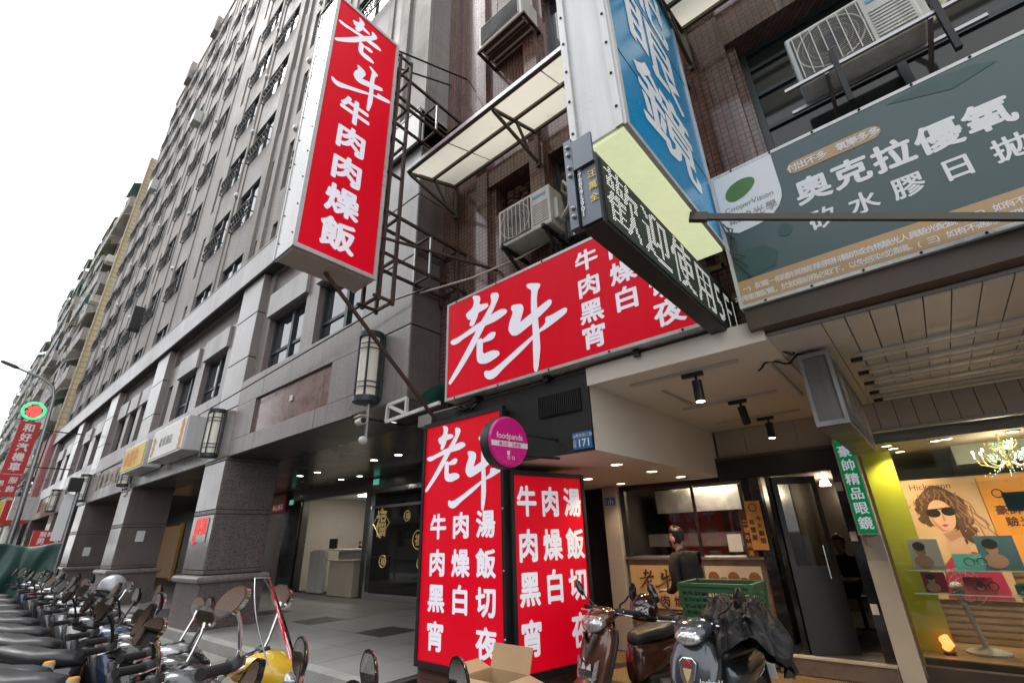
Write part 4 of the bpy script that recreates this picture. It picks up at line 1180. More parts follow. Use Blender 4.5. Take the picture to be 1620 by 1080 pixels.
mk('door_header', MB().box(-2.4, -.83, 7.58, 7.7, 2.22, 2.535), 'black', RS)
mk('door_header_trim', MB().box(-2.4, -.83, 7.56, 7.58, 2.5, 2.535), 'wood_dark', RS)
mk('side_pilaster', MB().box(-4.41, -4.14, 7.55, 7.75, GZ, 2.28), 'grey_panel', RS)
mk('passage', MB().box(-4.9, -4.41, 7.75, 7.8, GZ, 2.28), 'black', RS)  # flat black sheet stands for the shade inside the passage
# counter with wood cladding
ct = mk('counter', MB().box(-4.1, -2.0, 7.66, 8.2, GZ, 1.13), 'joint', RS)
mat('plank_a', (.25, .18, .135), .5, var=.4, vsc=5); mat('plank_b', (.19, .135, .10), .5, var=.4, vsc=5)
for k in range(9):
    z = GZ + .02 + k * .142
    for j in range(3):
        mk('plank', MB().box(-4.1 + j * .7 + .003, -4.1 + (j + 1) * .7 - .003, 7.635, 7.658, z + .003, z + .139), 'plank_a' if (k + j) % 2 else 'plank_b', ct)
mk('counter_top', MB().box(-4.14, -1.98, 7.6, 8.3, 1.135, 1.17), 'galv', ct)
wf = MB().box(-4.14, -4.05, 7.66, 7.74, 1.17, 2.28).box(-4.05, -2.0, 7.67, 7.73, 2.2, 2.28).box(-2.9, -2.86, 7.68, 7.72, 1.17, 2.2).box(-2.12, -1.98, 7.66, 7.74, 1.17, 2.22)
w = mk('counter_window', wf, 'black', RS)
mk('pane', MB().add([(-4.05, 7.7, 1.17), (-2.9, 7.7, 1.17), (-2.9, 7.7, 2.2), (-4.05, 7.7, 2.2)], [(0, 1, 2, 3)]), 'glass_shop', w)
mk('pane', MB().add([(-2.86, 7.7, 1.17), (-2.12, 7.7, 1.17), (-2.12, 7.7, 2.2), (-2.86, 7.7, 2.2)], [(0, 1, 2, 3)]), 'glass_shop', w)
mk('kitchen_wall', MB().box(-4.3, -2.0, 10.2, 10.3, GZ, 2.6), 'grey_panel', RS)
mk('steel_shelf', MB().box(-4.0, -2.15, 8.3, 8.7, 1.3, 1.5), 'galv', RS)
mk('hood', MB().box(-4.0, -2.5, 8.8, 9.8, 1.85, 2.25), 'galv', RS)
mk('kitchen_ceiling', MB().box(-4.4, -.8, 7.75, 12, 2.4, 2.45), 'grey_panel', RS)
mk('room_wall', MB().box(-4.4, -.8, 12, 12.1, GZ, 2.6).box(-.84, -.8, 7.9, 12, GZ, 2.6).box(-4.45, -4.4, 7.8, 12, GZ, 2.6).box(-2.05, -2.0, 8.3, 12, GZ, 2.4), 'lobby_wall', RS)
fl2 = mk('room_floor', MB().box(-2.0, -.84, 7.62, 12, GZ, .04), 'joint', RS)
mat('floor_plank', (.055, .05, .046), .4, var=.4, vsc=4)
for k in range(20):
    mk('floor_plank', MB().box(-1.99, -.85, 7.63 + k * .21, 7.835 + k * .21, .04, .05), 'floor_plank', fl2)
mk('step', MB().box(-2.07, -.84, 7.53, 7.61, GZ, .035), 'plank_a', RS)
mk('step_nosing', MB().box(-2.09, -.84, 7.5, 7.62, .036, .055), 'cream_panel', RS)
# door
dr = mk('door_frame', MB().box(-2.0, -1.86, 7.6, 7.74, .06, 2.22).box(-.95, -.84, 7.6, 7.74, .06, 2.5).box(-1.78, -1.72, 7.62, 7.7, .06, 2.22), 'black_gloss', RS)
dl_ = MB()
D0, D1 = Vector((-1.72, 7.66, 0)), Vector((-1.24, 8.02, 0))
du = (D1 - D0).normalized()
for a, b, c, d in ((0, .07, .06, 2.2), (.53, .6, .06, 2.2), (.07, .53, 2.1, 2.2), (.07, .53, .06, 1.05)):
    dl_.prism([(a, c), (b, c), (b, d), (a, d)], D0, du, Z_, .04)
dleaf = mk('door', dl_, 'black', RS)
mk('pane', MB().flat([(.07, 1.05), (.53, 1.05), (.53, 2.1), (.07, 2.1)], D0, du, Z_, .02), 'glass_shop', dleaf)
mk('handle', MB().tube([D0 + du * .5 + Vector((0, -.06, .9)), D0 + du * .5 + Vector((0, -.06, 1.3))], .014, 8), 'chrome', dleaf)
for z in (.55, 1.35, 1.95): mk('switch_plate', MB().box(-.94, -.87, 7.585, 7.598, z, z + .11), 'white_paint', RS)
# downlights and tracks
for (x, y, lb) in ((-2.76, 5.13, 'nearest the street along the open edge'), (-2.78, 6.12, 'in the middle along the open edge'), (-2.78, 7.09, 'nearest the counter along the open edge'), (-3.83, 7.18, 'nearest the dark passage'), (-3.79, 6.12, 'above the back of the red corner sign')):
    d = thing('soffit_downlight', 'round warm downlight in the low white soffit, ' + lb, 'downlight', (x, y, 2.28), 'warm downlights in the low soffit')
    mk('trim', MB().ring((x, y, 2.282), Z_, .075, .012, 20, 5), 'white_paint', d)
    mk('lens', MB().lathe([(.001, 0), (.07, 0), (.07, .004), (.001, .004)], (x, y, 2.276), Z_, 18), 'lamp_warm', d)
    lamp('downlight_beam', 'SPOT', (x, y, 2.265), 26, (1, .72, .42), d, .06, (0, 0, 0), R(125))
mat('track_white', (.58, .55, .50), .5)
for i, y in enumerate((4.4, 5.79, 7.0)):
    tk = thing('light_track', ('front', 'middle', 'back')[i] + ' pale ceiling track with one black spotlight under the white ceiling', 'spotlight', (-1.55, y, 2.6), 'spotlight tracks')
    mk('rail', MB().box(-2.1, -1.02, y - .022, y + .022, 2.925, 2.953), 'track_white', tk)
    mk('adapter', MB().box(-1.55, -1.35, y - .025, y + .025, 2.885, 2.924), 'black', tk)
    mk('stem', MB().tube([(-1.42, y, 2.89), (-1.42, y, 2.83)], .014, 8), 'black', tk)
    tilt = Vector(((.0, .12, -.02)[i], .02, -1)).normalized()
    c = Vector((-1.42, y, 2.84))
    mk('lamp_head', MB().tube([c, c + tilt * .2], .045, 16), 'black', tk, smooth=True)
    mk('lens', MB().tube([c + tilt * .2005, c + tilt * .207], .038, 16), 'lamp_warm' if i != 1 else 'black', tk)
    if i != 1: lamp('spot_beam', 'SPOT', c + tilt * .22, 40, (1, .78, .5), tk, .05, (0, 0, 0), R(70))
tk = thing('conduit', 'thin metal conduit along the right side of the white ceiling', 'conduit', (-.83, 5.3, 2.93))
mk('tube', MB().bar((-.82, 4.76, 2.94), (-.84, 6.2, 2.94), .02), 'track_white', tk)
tk = thing('conduit', 'thin metal conduit along the left side of the white ceiling', 'conduit', (-1.94, 5.3, 2.93))
mk('tube', MB().bar((-1.94, 4.83, 2.94), (-1.94, 5.72, 2.94), .02), 'track_white', tk)
kl = thing('kitchen_lamp', 'bright strip lamp behind the restaurant counter glass', 'lamp', (-3.0, 8.6, 2.3))
mk('tube', MB().tube([(-3.7, 8.7, 2.33), (-2.3, 8.7, 2.33)], .018, 8), 'lamp_warm', kl)
lamp('strip_beam', 'AREA', (-3.0, 8.6, 2.3), 20, (1, .8, .58), kl, .8, (0, 0, 0))
rl_ = thing('dining_lamp', 'small warm lamp deep inside the dark restaurant room', 'lamp', (-1.5, 10.8, 2.3))
mk('shade', MB().lathe([(.1, 0), (.06, .1), (.01, .12)], (-1.5, 10.8, 2.25), Z_, 16), 'lamp_warm', rl_)
lamp('dining_beam', 'POINT', (-1.5, 10.8, 2.15), 10, (1, .75, .5), rl_, .08)
# number plates
def plate(x, y, z, w_, h_, label, main, small):
    t = thing('number_plate', label, 'plate', (x, y, z), 'blue and white address plates')
    mk('plate', MB().box(x - w_ / 2, x + w_ / 2, y, y + .012, z, z + h_), mat('plate_blue', (.03, .16, .34), .35), t)
    q = MB().text(main, (0, y, 0), X_, Z_, x + w_ * .1, z + h_ * .36, h_ * .62, latin=True, bold=.02, lift=.003)
    q.text(small, (0, y, 0), X_, Z_, x + w_ * .12, z + h_ * .8, h_ * .22, lift=.003)
    q.text('中山區', (0, y, 0), X_, Z_, x - w_ * .4, z + h_ * .5, h_ * .25, vertical=True, lift=.003)
    mk('lettering', q, 'sign_white_plain', t)
plate(-2.52, 4.026, 2.305, .22, .17, 'blue address plate reading 171 on the black fascia corner', '171', '農安街二段')
plate(-4.27, 7.535, 1.98, .2, .13, 'small address plate on the grey pilaster by the passage', '171', '號')
# papers and banners on the counter
yb = 7.62
bn = thing('counter_banner', 'cream cloth banner with dark brush characters hung below the counter', 'banner', (-3.5, yb, .45))
mat('banner_cream', (.58, .40, .20), .7, var=.2, vsc=3); mat('brush_brown', (.09, .03, .025), .6)
n = 12
rings = [[(-4.07 + 1.1 * i / n, yb + .006 * math.sin(i * 1.3), z) for i in range(n + 1)] for z in (.46, 1.05)]
mk('cloth', MB().loft(rings, cap=False, closed=False), 'banner_cream', bn, smooth=True)
q = MB()
brush(q, LAO, (0, yb - .008, 0), X_, Z_, -3.92, -3.66, .72, 1.0)
brush(q, NIU, (0, yb - .008, 0), X_, Z_, -3.66, -3.35, .72, 1.0)
q.text('牛肉燥飯', (0, yb - .008, 0), X_, Z_, -3.42, .57, .16, bold=.02, pitch=.22)
mk('lettering', q, 'brush_brown', bn)
mn = thing('menu_poster', 'pale food photo poster below the counter behind the crate', 'poster', (-2.4, yb, .5))
mk('sheet', MB().box(-2.86, -2.08, yb, yb + .008, .42, 1.05), mat('poster_pale', (.6, .52, .42), .5), mn)
q = MB()
for k in range(5): q.lathe([(.001, 0), (.08, 0), (.001, .002)], (-2.74 + k * .14, yb - .003 - k * .0005, .9 - .07 * (k % 2)), Y_, 16)
mk('food_print', q, mat('food_print', (.3, .14, .05), .5, var=.5, vsc=40), mn)
q = MB()
for k in range(6): q.box(-2.4, -2.12, yb - .003, yb - .001, .5 + k * .07, .525 + k * .07)
mk('menu_lines', q, 'brush_brown', mn)
yp = thing('yellow_notice', 'yellow paper notice with vertical black characters beside the door', 'notice', (-2.0, 7.56, 1.25))
mat('paper_yellow', (.62, .30, .07), .6, var=.1)
mk('sheet', MB().box(-2.11, -1.9, 7.56, 7.565, 1.26, 1.9), 'paper_yellow', yp)
q = MB().text('有營業', (0, 7.559, 0), X_, Z_, -2.055, 1.52, .08, vertical=True, bold=.02, pitch=.1).text('今天雞翅', (0, 7.559, 0), X_, Z_, -1.955, 1.52, .075, vertical=True, bold=.02, pitch=.095)
q.ring((-2.005, 7.556, 1.81), Y_, .05, .006, 16, 4)
mk('lettering', q, 'brush_brown', yp)
yp = thing('menu_strip', 'dark brown menu strip with yellow characters behind the yellow notice', 'notice', (-2.14, 7.575, 1.2))
mk('strip', MB().box(-2.22, -2.06, 7.58, 7.586, 1.17, 1.78), 'brush_brown', yp)
mk('lettering', MB().text('二號牛肉湯', (0, 7.579, 0), X_, Z_, -2.15, 1.42, .075, vertical=True, bold=.02, pitch=.1), 'paper_yellow', yp)
solo('paper_sheet', MB().box(-2.44, -2.25, 7.585, 7.592, 1.24, 1.47), 'sign_white_plain', 'plain white sheet stuck on the counter glass', 'sheet')

# ------------------------------------------------------------------ column and optician's shop
OP = thing('optician_front', 'optician shop window with wooden rail, display shelves and grey strip valance', 'shopfront', (1, 7.7, GZ))
cl = mk('column', MB().box(-.83, -.62, 7.55, 7.8, GZ, 2.98), 'grey_panel', OP)
mk('column_cladding', MB().box(-.832, -.618, 7.535, 7.549, GZ, 1.13), 'cream_panel', cl)
mk('switch_box', MB().box(-.78, -.68, 7.52, 7.548, 1.3, 1.4), 'grey_panel', cl)
gs = thing('green_sign', 'narrow green light box with white vertical characters on the column', 'sign', (-.72, 7.45, 1.42))
mk('case', MB().box(-.83, -.615, 7.42, 7.53, 1.42, 2.56), 'alu_white', gs)
mk('face', MB().box(-.815, -.63, 7.412, 7.419, 1.435, 2.545), mat('green_sign', (.0, .20, .06), .4, var=.05, spec=.2, emit=(0, .5, .15), es=.1), gs)
mk('lettering', MB().text('豪帥精品眼鏡', (0, 7.411, 0), X_, Z_, -.722, 1.985, .15, sx=1.0, vertical=True, bold=.02, pitch=.172), 'sign_white', gs)
vl = mk('valance', MB().box(-.46, 6, 7.48, 7.52, 2.62, 2.98), 'joint', OP)
for k in range(34):
    a = -.46 + k * .19
    mk('valance_strip', MB().box(a + .004, a + .186, 7.462, 7.478, 2.64, 2.97), 'grey_panel', vl)
mk('valance_rail', MB().box(-.46, 6, 7.45, 7.53, 2.6, 2.635), 'galv', vl)
ce = mk('strip_ceiling', MB().box(-.688, 6, 4.1, 7.8, 2.99, 3.01), 'grey_panel', OP)
mat('strip_beige', (.60, .59, .565), .5, var=.2, vsc=2)
for k in range(40):
    a = -.3 + k * .155
    mk('ceiling_strip', MB().box(a + .004, a + .151, 4.12, 7.46, 2.972, 2.986), 'strip_beige', ce)
mk('ceiling_border', MB().box(-.688, -.302, 4.12, 7.46, 2.970, 2.985), 'strip_beige', ce)
for i, y in enumerate((5.1, 5.62, 6.1, 6.6, 7.05)):
    tb = thing('fluorescent_batten', ('first', 'second', 'third', 'fourth', 'fifth')[i] + ' unlit fluorescent batten from the billboard under the beige strip ceiling', 'batten', (1.5, y, 2.9), 'unlit battens under the strip ceiling')
    mk('tray', MB().box(-.2, 3.6, y - .01, y + .01, 2.945, 2.968), 'white_paint', tb)
    mk('tube', MB().tube([(-.15, y, 2.91), (3.5, y, 2.91)], .013, 8), 'white_paint', tb)
    mk('end_cap', MB().box(-.24, -.15, y - .02, y + .02, 2.895, 2.93), 'black', tb)
hb = thing('hanging_box_sign', 'grey metal box sign hanging from the arcade ceiling beside the green light box', 'sign', (-.46, 5.8, 2.3))
mk('case', MB().box(-.58, -.36, 4.65, 6.95, 2.3, 2.92), mat('box_grey', (.21, .205, .20), .5, .3, var=.25, vsc=3, streak=.2), hb)
mk('edge_frame', MB().box(-.59, -.35, 4.635, 4.649, 2.29, 2.33).box(-.59, -.35, 4.635, 4.649, 2.89, 2.93).box(-.59, -.56, 4.635, 4.649, 2.33, 2.89).box(-.38, -.35, 4.635, 4.649, 2.33, 2.89), 'galv', hb)
mk('side_print', MB().box(-.358, -.352, 4.7, 6.9, 2.34, 2.88), mat('print_dark', (.08, .10, .10), .35), hb)
mk('lettering', MB().text('精品眼鏡', (-.351, 0, 0), Y_, Z_, 5.8, 2.61, .38, bold=.02, pitch=.5), 'grey_panel', hb)
mk('underside', MB().box(-.575, -.365, 4.66, 6.94, 2.285, 2.299), 'wood_dark', hb)
mk('wiring', MB().tube([(-.5 - .04 * k, 4.7 + .03 * math.sin(k * 1.9), 2.93 + .03 * math.sin(k)) for k in range(12)], .01, 6), 'black', hb)
# window, interior and display
wr = mk('window_rail', MB().box(-.6, 6, 7.66, 7.78, GZ, .06), 'wood_dark', OP)
mk('window_frame', MB().box(-.615, -.585, 7.66, 7.72, .06, 2.6), 'gold_plain', wr)
mk('pane', MB().add([(-.585, 7.7, .06), (5, 7.7, .06), (5, 7.7, 2.6), (-.585, 7.7, 2.6)], [(0, 1, 2, 3)]), 'glass_shop', OP)
mat('lime_wall', (.50, .54, .03), .5, var=.1)
mk('lime_panel', MB().box(-.63, -.30, 8.2, 8.24, .1, 2.45), 'lime_wall', OP)
mat('wood_floor', (.30, .20, .115), .35, var=.4, vsc=5)
ds = mk('display_floor', MB().box(-.6, 5, 7.79, 11, GZ, .12), 'joint', OP)
for k in range(11): mk('floor_board', MB().box(-.6, 5, 7.8 + k * .1, 7.895 + k * .1, .12, .132), 'wood_floor', ds)
mk('back_board', MB().box(-.36, 5, 8.9, 8.95, .13, 2.1), 'bill_tan', OP)
for k in range(13): mk('slat', MB().box(-.35, 5, 8.878, 8.898, .15 + k * .075, .2 + k * .075), 'wood_floor', OP)
mk('shop_ceiling', MB().box(-.6, 5, 7.79, 11, 2.5, 2.55), 'cream_panel', OP)
mk('ceiling_step', MB().box(.35, 5, 8.85, 11, 2.25, 2.5), mat('pale_green', (.52, .62, .54), .5), OP)
mk('shop_back_wall', MB().box(-.6, 5, 11, 11.05, .1, 2.5), 'pale_green', OP)
for i, (x, y) in enumerate(((-.3, 8.0), (.3, 8.0), (.9, 8.0), (1.5, 8.0), (-.25, 8.35), (-.2, 8.8), (.2, 8.05))):
    d = thing('display_downlight', 'small bright downlight in the optician ceiling above the display', 'downlight', (x, y, 2.49), 'downlights of the optician display')
    mk('lens', MB().lathe([(.001, 0), (.055, 0), (.055, .006), (.001, .006)], (x, y, 2.49), Z_, 16), 'lamp_warm', d)
    mk('trim', MB().ring((x, y, 2.493), Z_, .06, .009, 16, 5), 'chrome', d)
    if i < 6: lamp('display_beam', 'SPOT', (x, y, 2.47), 34, (1, .8, .55), d, .05, (0, 0, 0), R(120))
# advertisement of a model in sunglasses (flat print)
ad = thing('fashion_poster', 'large portrait poster of a model in sunglasses inside the optician window', 'poster', (.1, 8.85, .9))
Y0 = 8.85
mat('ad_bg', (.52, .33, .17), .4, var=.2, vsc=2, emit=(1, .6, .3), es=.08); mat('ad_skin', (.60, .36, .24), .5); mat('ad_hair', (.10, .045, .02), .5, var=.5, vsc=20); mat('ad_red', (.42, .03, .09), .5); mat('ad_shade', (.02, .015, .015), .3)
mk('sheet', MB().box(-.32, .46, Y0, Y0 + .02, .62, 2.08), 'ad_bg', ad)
O = (0, Y0 - .001, 0)
el = lambda cx_, cz_, rx, rz, n=20, j=0: [(cx_ + rx * math.cos(a) * (1 + j * math.sin(5 * a)), cz_ + rz * math.sin(a) * (1 + j * math.cos(4 * a))) for a in [2 * math.pi * i / n for i in range(n)]]
q = MB().flat(el(.02, 1.72, .25, .27, 40, .06), O, X_, Z_, .001)
for k in range(14): q.flat(el(.18 + .07 * math.sin(k * 2.3), 1.75 - k * .035, .06, .05, 12, .2), O, X_, Z_, .0014 + k * .0002)
for k in range(7): q.flat(el(-.18 + .03 * math.sin(k * 2.3), 1.78 - k * .04, .05, .05, 12, .2), O, X_, Z_, .0014 + k * .0002)
mk('hair_print', q, 'ad_hair', ad)
mk('dress_print', MB().flat([(-.22, .63), (.40, .63), (.36, 1.05), (.2, 1.18), (-.02, 1.15), (-.16, 1.0)], O, X_, Z_, .0055), 'ad_red', ad)
q = MB().flat([(-.02, 1.05), (.16, 1.1), (.13, 1.42), (-.06, 1.42)], O, X_, Z_, .006).flat(el(.0, 1.62, .135, .20, 28), O, X_, Z_, .0066)
mk('skin_print', q, 'ad_skin', ad)
q = MB().flat(el(-.075, 1.655, .075, .055), O, X_, Z_, .0074).flat(el(.085, 1.67, .075, .055), O, X_, Z_, .0076).flat([(-.13, 1.69), (.15, 1.71), (.15, 1.725), (-.13, 1.705)], O, X_, Z_, .0078)
mk('sunglasses_print', q, 'ad_shade', ad)
q = MB().flat([(-.135, 1.62), (-.10, 1.66), (-.085, 1.55), (-.03, 1.45), (.03, 1.425), (-.04, 1.43), (-.1, 1.5)], O, X_, Z_, .0072).flat([(-.05, 1.4), (.13, 1.44), (.13, 1.36), (.0, 1.3)], O, X_, Z_, .0070).flat([(.005, 1.64), (.02, 1.64), (.03, 1.555), (.0, 1.55)], O, X_, Z_, .0074)
mk('shade_print', q, mat('ad_skin_dark', (.42, .22, .14), .5), ad)
q = MB()
for k in range(22):
    a0 = -.4 + k * .16
    pts = [(.02 + (.17 + .05 * (k % 3)) * math.cos(a0) * (1 + .12 * j) + .02 * math.sin(j * 2.1 + k), 1.74 + .22 * math.sin(a0) - .07 * j * (1 if math.cos(a0) > -.2 else .4)) for j in range(6)]
    q.flat(pts + [(a_ + .013, b_ + .004) for a_, b_ in pts[::-1]], O, X_, Z_, .0048 + k * .00003)
mk('curl_print', q, mat('ad_hair_light', (.27, .13, .06), .5), ad)
mk('lip_print', MB().flat([(-.04, 1.50), (.0, 1.515), (.045, 1.505), (.0, 1.48)], O, X_, Z_, .0078), 'ad_red', ad)
mk('lettering', MB().text('Hickmann', O, X_, Z_, -.02, 2.0, .11, latin=True, lift=.009), 'brush_brown', ad)
op_ = thing('orange_poster', 'orange poster with black characters inside the optician window', 'poster', (1, Y0, 1))
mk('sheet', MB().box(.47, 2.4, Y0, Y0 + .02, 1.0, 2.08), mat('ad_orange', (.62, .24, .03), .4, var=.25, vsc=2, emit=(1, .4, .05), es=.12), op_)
q = MB().text('驗光所', O, X_, Z_, .78, 1.52, .12, bold=.02).text('豪帥', O, X_, Z_, .66, 1.66, .12, bold=.02)
q.ring((.62, Y0 - .003, 1.86), Y_, .05, .006, 16, 4).text('Sh', O, X_, Z_, .72, 1.78, .16, latin=True)
mk('lettering', q, 'brush_brown', op_)
mk('pale_lettering', MB().text('★★ $500 ★★', O, X_, Z_, .62, 2.0, .07, latin=True), 'bill_tan', op_)
# glass shelves with goods
mat('teal', (.02, .22, .22), .4); mat('crimson', (.35, .02, .04), .4)
for z, x1 in ((1.0, .95), (.75, .95)):
    s = thing('glass_shelf', ('upper' if z > .9 else 'lower') + ' glass shelf in the optician window', 'shelf', (.2, 8.1, z))
    mk('plate', MB().box(-.5, x1, 7.98, 8.26, z, z + .012), 'glass_clear', s)
    mk('front_edge', MB().box(-.5, x1, 7.972, 7.979, z, z + .012), mat('glass_edge', (.35, .55, .42), .2, emit=(.5, .8, .6), es=.1), s)
    for x in (-.49, x1 - .01): mk('post', MB().box(x - .008, x + .008, 8.24, 8.256, .13, 1.3), 'chrome', s)
def photo(x, y, z, w_, h_, m_, label):
    t = thing('photo_card', label, 'photo', (x, y, z), 'photo cards in the optician display')
    mk('card', MB().box(x - w_ / 2, x + w_ / 2, y, y + .012, z, z + h_), m_, t)
    mk('print', MB().flat(el(x - w_ * .12, z + h_ * .62, w_ * .16, h_ * .2), (0, y - .001, 0), X_, Z_, .001).flat(el(x - w_ * .12, z + h_ * .25, w_ * .3, h_ * .22), (0, y - .001, 0), X_, Z_, .0016), 'ad_skin', t)
    mk('hair_print', MB().flat(el(x - w_ * .14, z + h_ * .76, w_ * .2, h_ * .15), (0, y - .001, 0), X_, Z_, .0026), 'ad_shade', t)
photo(-.28, 8.06, 1.012, .3, .34, 'sign_cream', 'pale photo card of a person and glasses on the upper shelf')
photo(.38, 8.2, 1.012, .34, .36, mat('card_blue', (.10, .22, .30), .4), 'blue photo card of people on the upper shelf')
photo(-.28, 8.05, .765, .22, .22, 'crimson', 'crimson photo card on the lower shelf')
photo(.55, 8.1, .765, .3, .1, 'teal', 'teal card box on the lower shelf')
for (x, z, m_, lb) in ((.08, 1.012, 'teal', 'teal glasses stand on the upper shelf'), (.1, .765, 'crimson', 'crimson glasses stand on the lower shelf')):
    t = thing('glasses_stand', lb, 'stand', (x, 8.1, z))
    mk('stand', MB().prism([(0, 0), (.16, 0), (.12, .12), (.06, .17)], (x - .12, 8.05, z), Y_, Z_, .26), m_, t)
    g = MB().ring((x - .055 + .07, 8.02, z + .09), (0, -1, .3), .04, .008, 16, 5).ring((x + .055 + .07, 8.02, z + .09), (0, -1, .3), .04, .008, 16, 5).bar((x + .05, 8.02, z + .1), (x + .09, 8.02, z + .1), .01)
    mk('sunglasses', g, 'ad_shade', t)
for (x, z, w_, h_, m_, lb) in ((.78, 1.62, .42, .2, 'card_blue', 'blue paper notice stuck on the optician glass'), (1.08, 1.28, .34, .3, 'sign_white_plain', 'white round-logo sticker on the optician glass'), (.86, 1.06, .3, .2, 'grey_panel', 'grey notice stuck low on the optician glass')):
    solo('window_notice', MB().box(x - w_ / 2, x + w_ / 2, 7.712, 7.716, z, z + h_), m_, lb, 'notice')
# pedestal fan behind the glass, salt lamp, chandelier
pf = thing('pedestal_fan', 'grey pedestal fan standing inside the optician window', 'fan', (-.02, 8.3, .13))
mk('base', MB().lathe([(.2, 0), (.2, .02), (.12, .05), (.04, .07)], (-.02, 8.3, .135), Z_, 28), 'grey_panel', pf, smooth=True)
mk('stem', MB().tube([(-.02, 8.3, .18), (-.1, 8.3, .72)], .028, 12), 'grey_panel', pf, smooth=True)
mk('motor', MB().ball((-.1, 8.32, .8), (.07, .1, .07)), 'grey_panel', pf, smooth=True)
g = MB()
for r_ in (.05, .1, .15, .2): g.ring((-.02, 8.22, .82), (.5, -1, .1), r_, .004, 24, 4)
for k in range(16):
    a = k * math.pi / 8
    u_, v_ = basis(Vector((.5, -1, .1)))
    g.bar(Vector((-.02, 8.22, .82)), Vector((-.02, 8.22, .82)) + (u_ * math.cos(a) + v_ * math.sin(a)) * .2, .004)
mk('cage', g, 'grey_panel', pf)
sl = thing('salt_lamp', 'small glowing orange salt lamp on the display floor', 'lamp', (-.36, 8.05, .13))
b = MB().ball((-.36, 8.05, .25), (.06, .06, .085), 10, 7)
b.v = [(x + .012 * math.sin(z * 60), y + .012 * math.sin(x * 70), z) for x, y, z in b.v]
mk('crystal', b, mat('salt', (.9, .3, .1), .6, var=.3, vsc=20, emit=(1, .22, .06), es=1.6), sl)
mk('foot', MB().lathe([(.055, 0), (.06, .03)], (-.36, 8.05, .135), Z_, 16), 'wood_dark', sl)
ch = thing('chandelier', 'gold crystal chandelier with candle bulbs inside the optician window', 'chandelier', (.77, 8.12, 2.1))
c0 = Vector((.77, 8.12, 2.24))
lamp('chandelier_glow', 'POINT', c0 + Z_ * .02, 9, (1, .82, .58), ch, .15)
mk('stem', MB().tube([c0 + Z_ * .3, c0 - Z_ * .12], .012, 8).ball(c0, (.04, .04, .06)).ball(c0 - Z_ * .12, .03), 'gold', ch, smooth=True)
for k in range(8):
    a = k * math.pi / 4
    d = Vector((math.cos(a), math.sin(a), 0))
    mk('arm', MB().tube([c0 - Z_ * .05, c0 + d * .12 - Z_ * .13, c0 + d * .24 - Z_ * .08, c0 + d * .27 - Z_ * .02], .008, 6).lathe([(.01, 0), (.03, .01)], c0 + d * .27 - Z_ * .02, Z_, 10), 'gold', ch, smooth=True)
    mk('candle', MB().tube([c0 + d * .27 - Z_ * .01, c0 + d * .27 + Z_ * .05], .01, 8), 'white_paint', ch)
    mk('bulb', MB().ball(c0 + d * .27 + Z_ * .07, (.012, .012, .022), 8, 6), 'lamp_warm', ch, smooth=True)
    g = MB()
    for j in range(4): g.ball(c0 + d * (.24 - j * .05) - Z_ * (.13 + .028 * (3 - j)), (.008, .008, .013), 6, 4)
    mk('crystal_drop', g, 'glass_edge', ch)
    g = MB()
    for j in range(7):
        b_ = a + j * .11
        g.ball(c0 + Vector((math.cos(b_), math.sin(b_), 0)) * (.15 - .008 * (j % 3)) + Z_ * (.02 - .035 * (j % 4)), (.009, .009, .016), 6, 4).ball(c0 + Vector((math.cos(b_), math.sin(b_), 0)) * .09 + Z_ * (.16 - .03 * (j % 3)), (.008, .008, .014), 6, 4)
    mk('crystal_string', g, 'glass_edge', ch)
    mk('upper_arm', MB().tube([c0 + Z_ * .12, c0 + d * .08 + Z_ * .07, c0 + d * .14 + Z_ * .13], .006, 6).ball(c0 + d * .14 + Z_ * .16, (.01, .01, .02), 8, 6), 'gold', ch, smooth=True)

# little green canopy and white truss beside the corner
gc = thing('green_canopy', 'small green curved canopy tucked beside the corner of the tower', 'canopy', (-4.85, 4.2, 3.2))
rr = []
for k in range(9):
    a = math.pi * .55 * k / 8
    rr.append([(-5.2 + .1 * k * .78, 3.98 + .0, 3.34 + .13 * math.sin(a * 1.2)), (-5.2 + .1 * k * .78, 4.5, 3.42 + .13 * math.sin(a * 1.2))])
mk('canopy_sheet', MB().loft(rr, cap=False, closed=False), mat('canopy_green', (.06, .33, .25), .4, var=.2), gc, smooth=True)
tr = thing('white_truss', 'white metal truss bracket beside the corner camera', 'bracket', (-5.3, 3.9, 3.1))
for p_, q_ in (((-5.68, 3.86, 3.10), (-4.52, 3.86, 3.15)), ((-5.68, 3.86, 3.10), (-5.66, 3.86, 3.34)), ((-5.66, 3.86, 3.34), (-5.22, 3.86, 3.36)), ((-5.22, 3.86, 3.13), (-5.22, 3.86, 3.36)), ((-5.62, 3.86, 3.32), (-5.26, 3.86, 3.15))):
    mk('truss_bar', MB().bar(p_, q_, .035, .045), 'white_paint', tr)

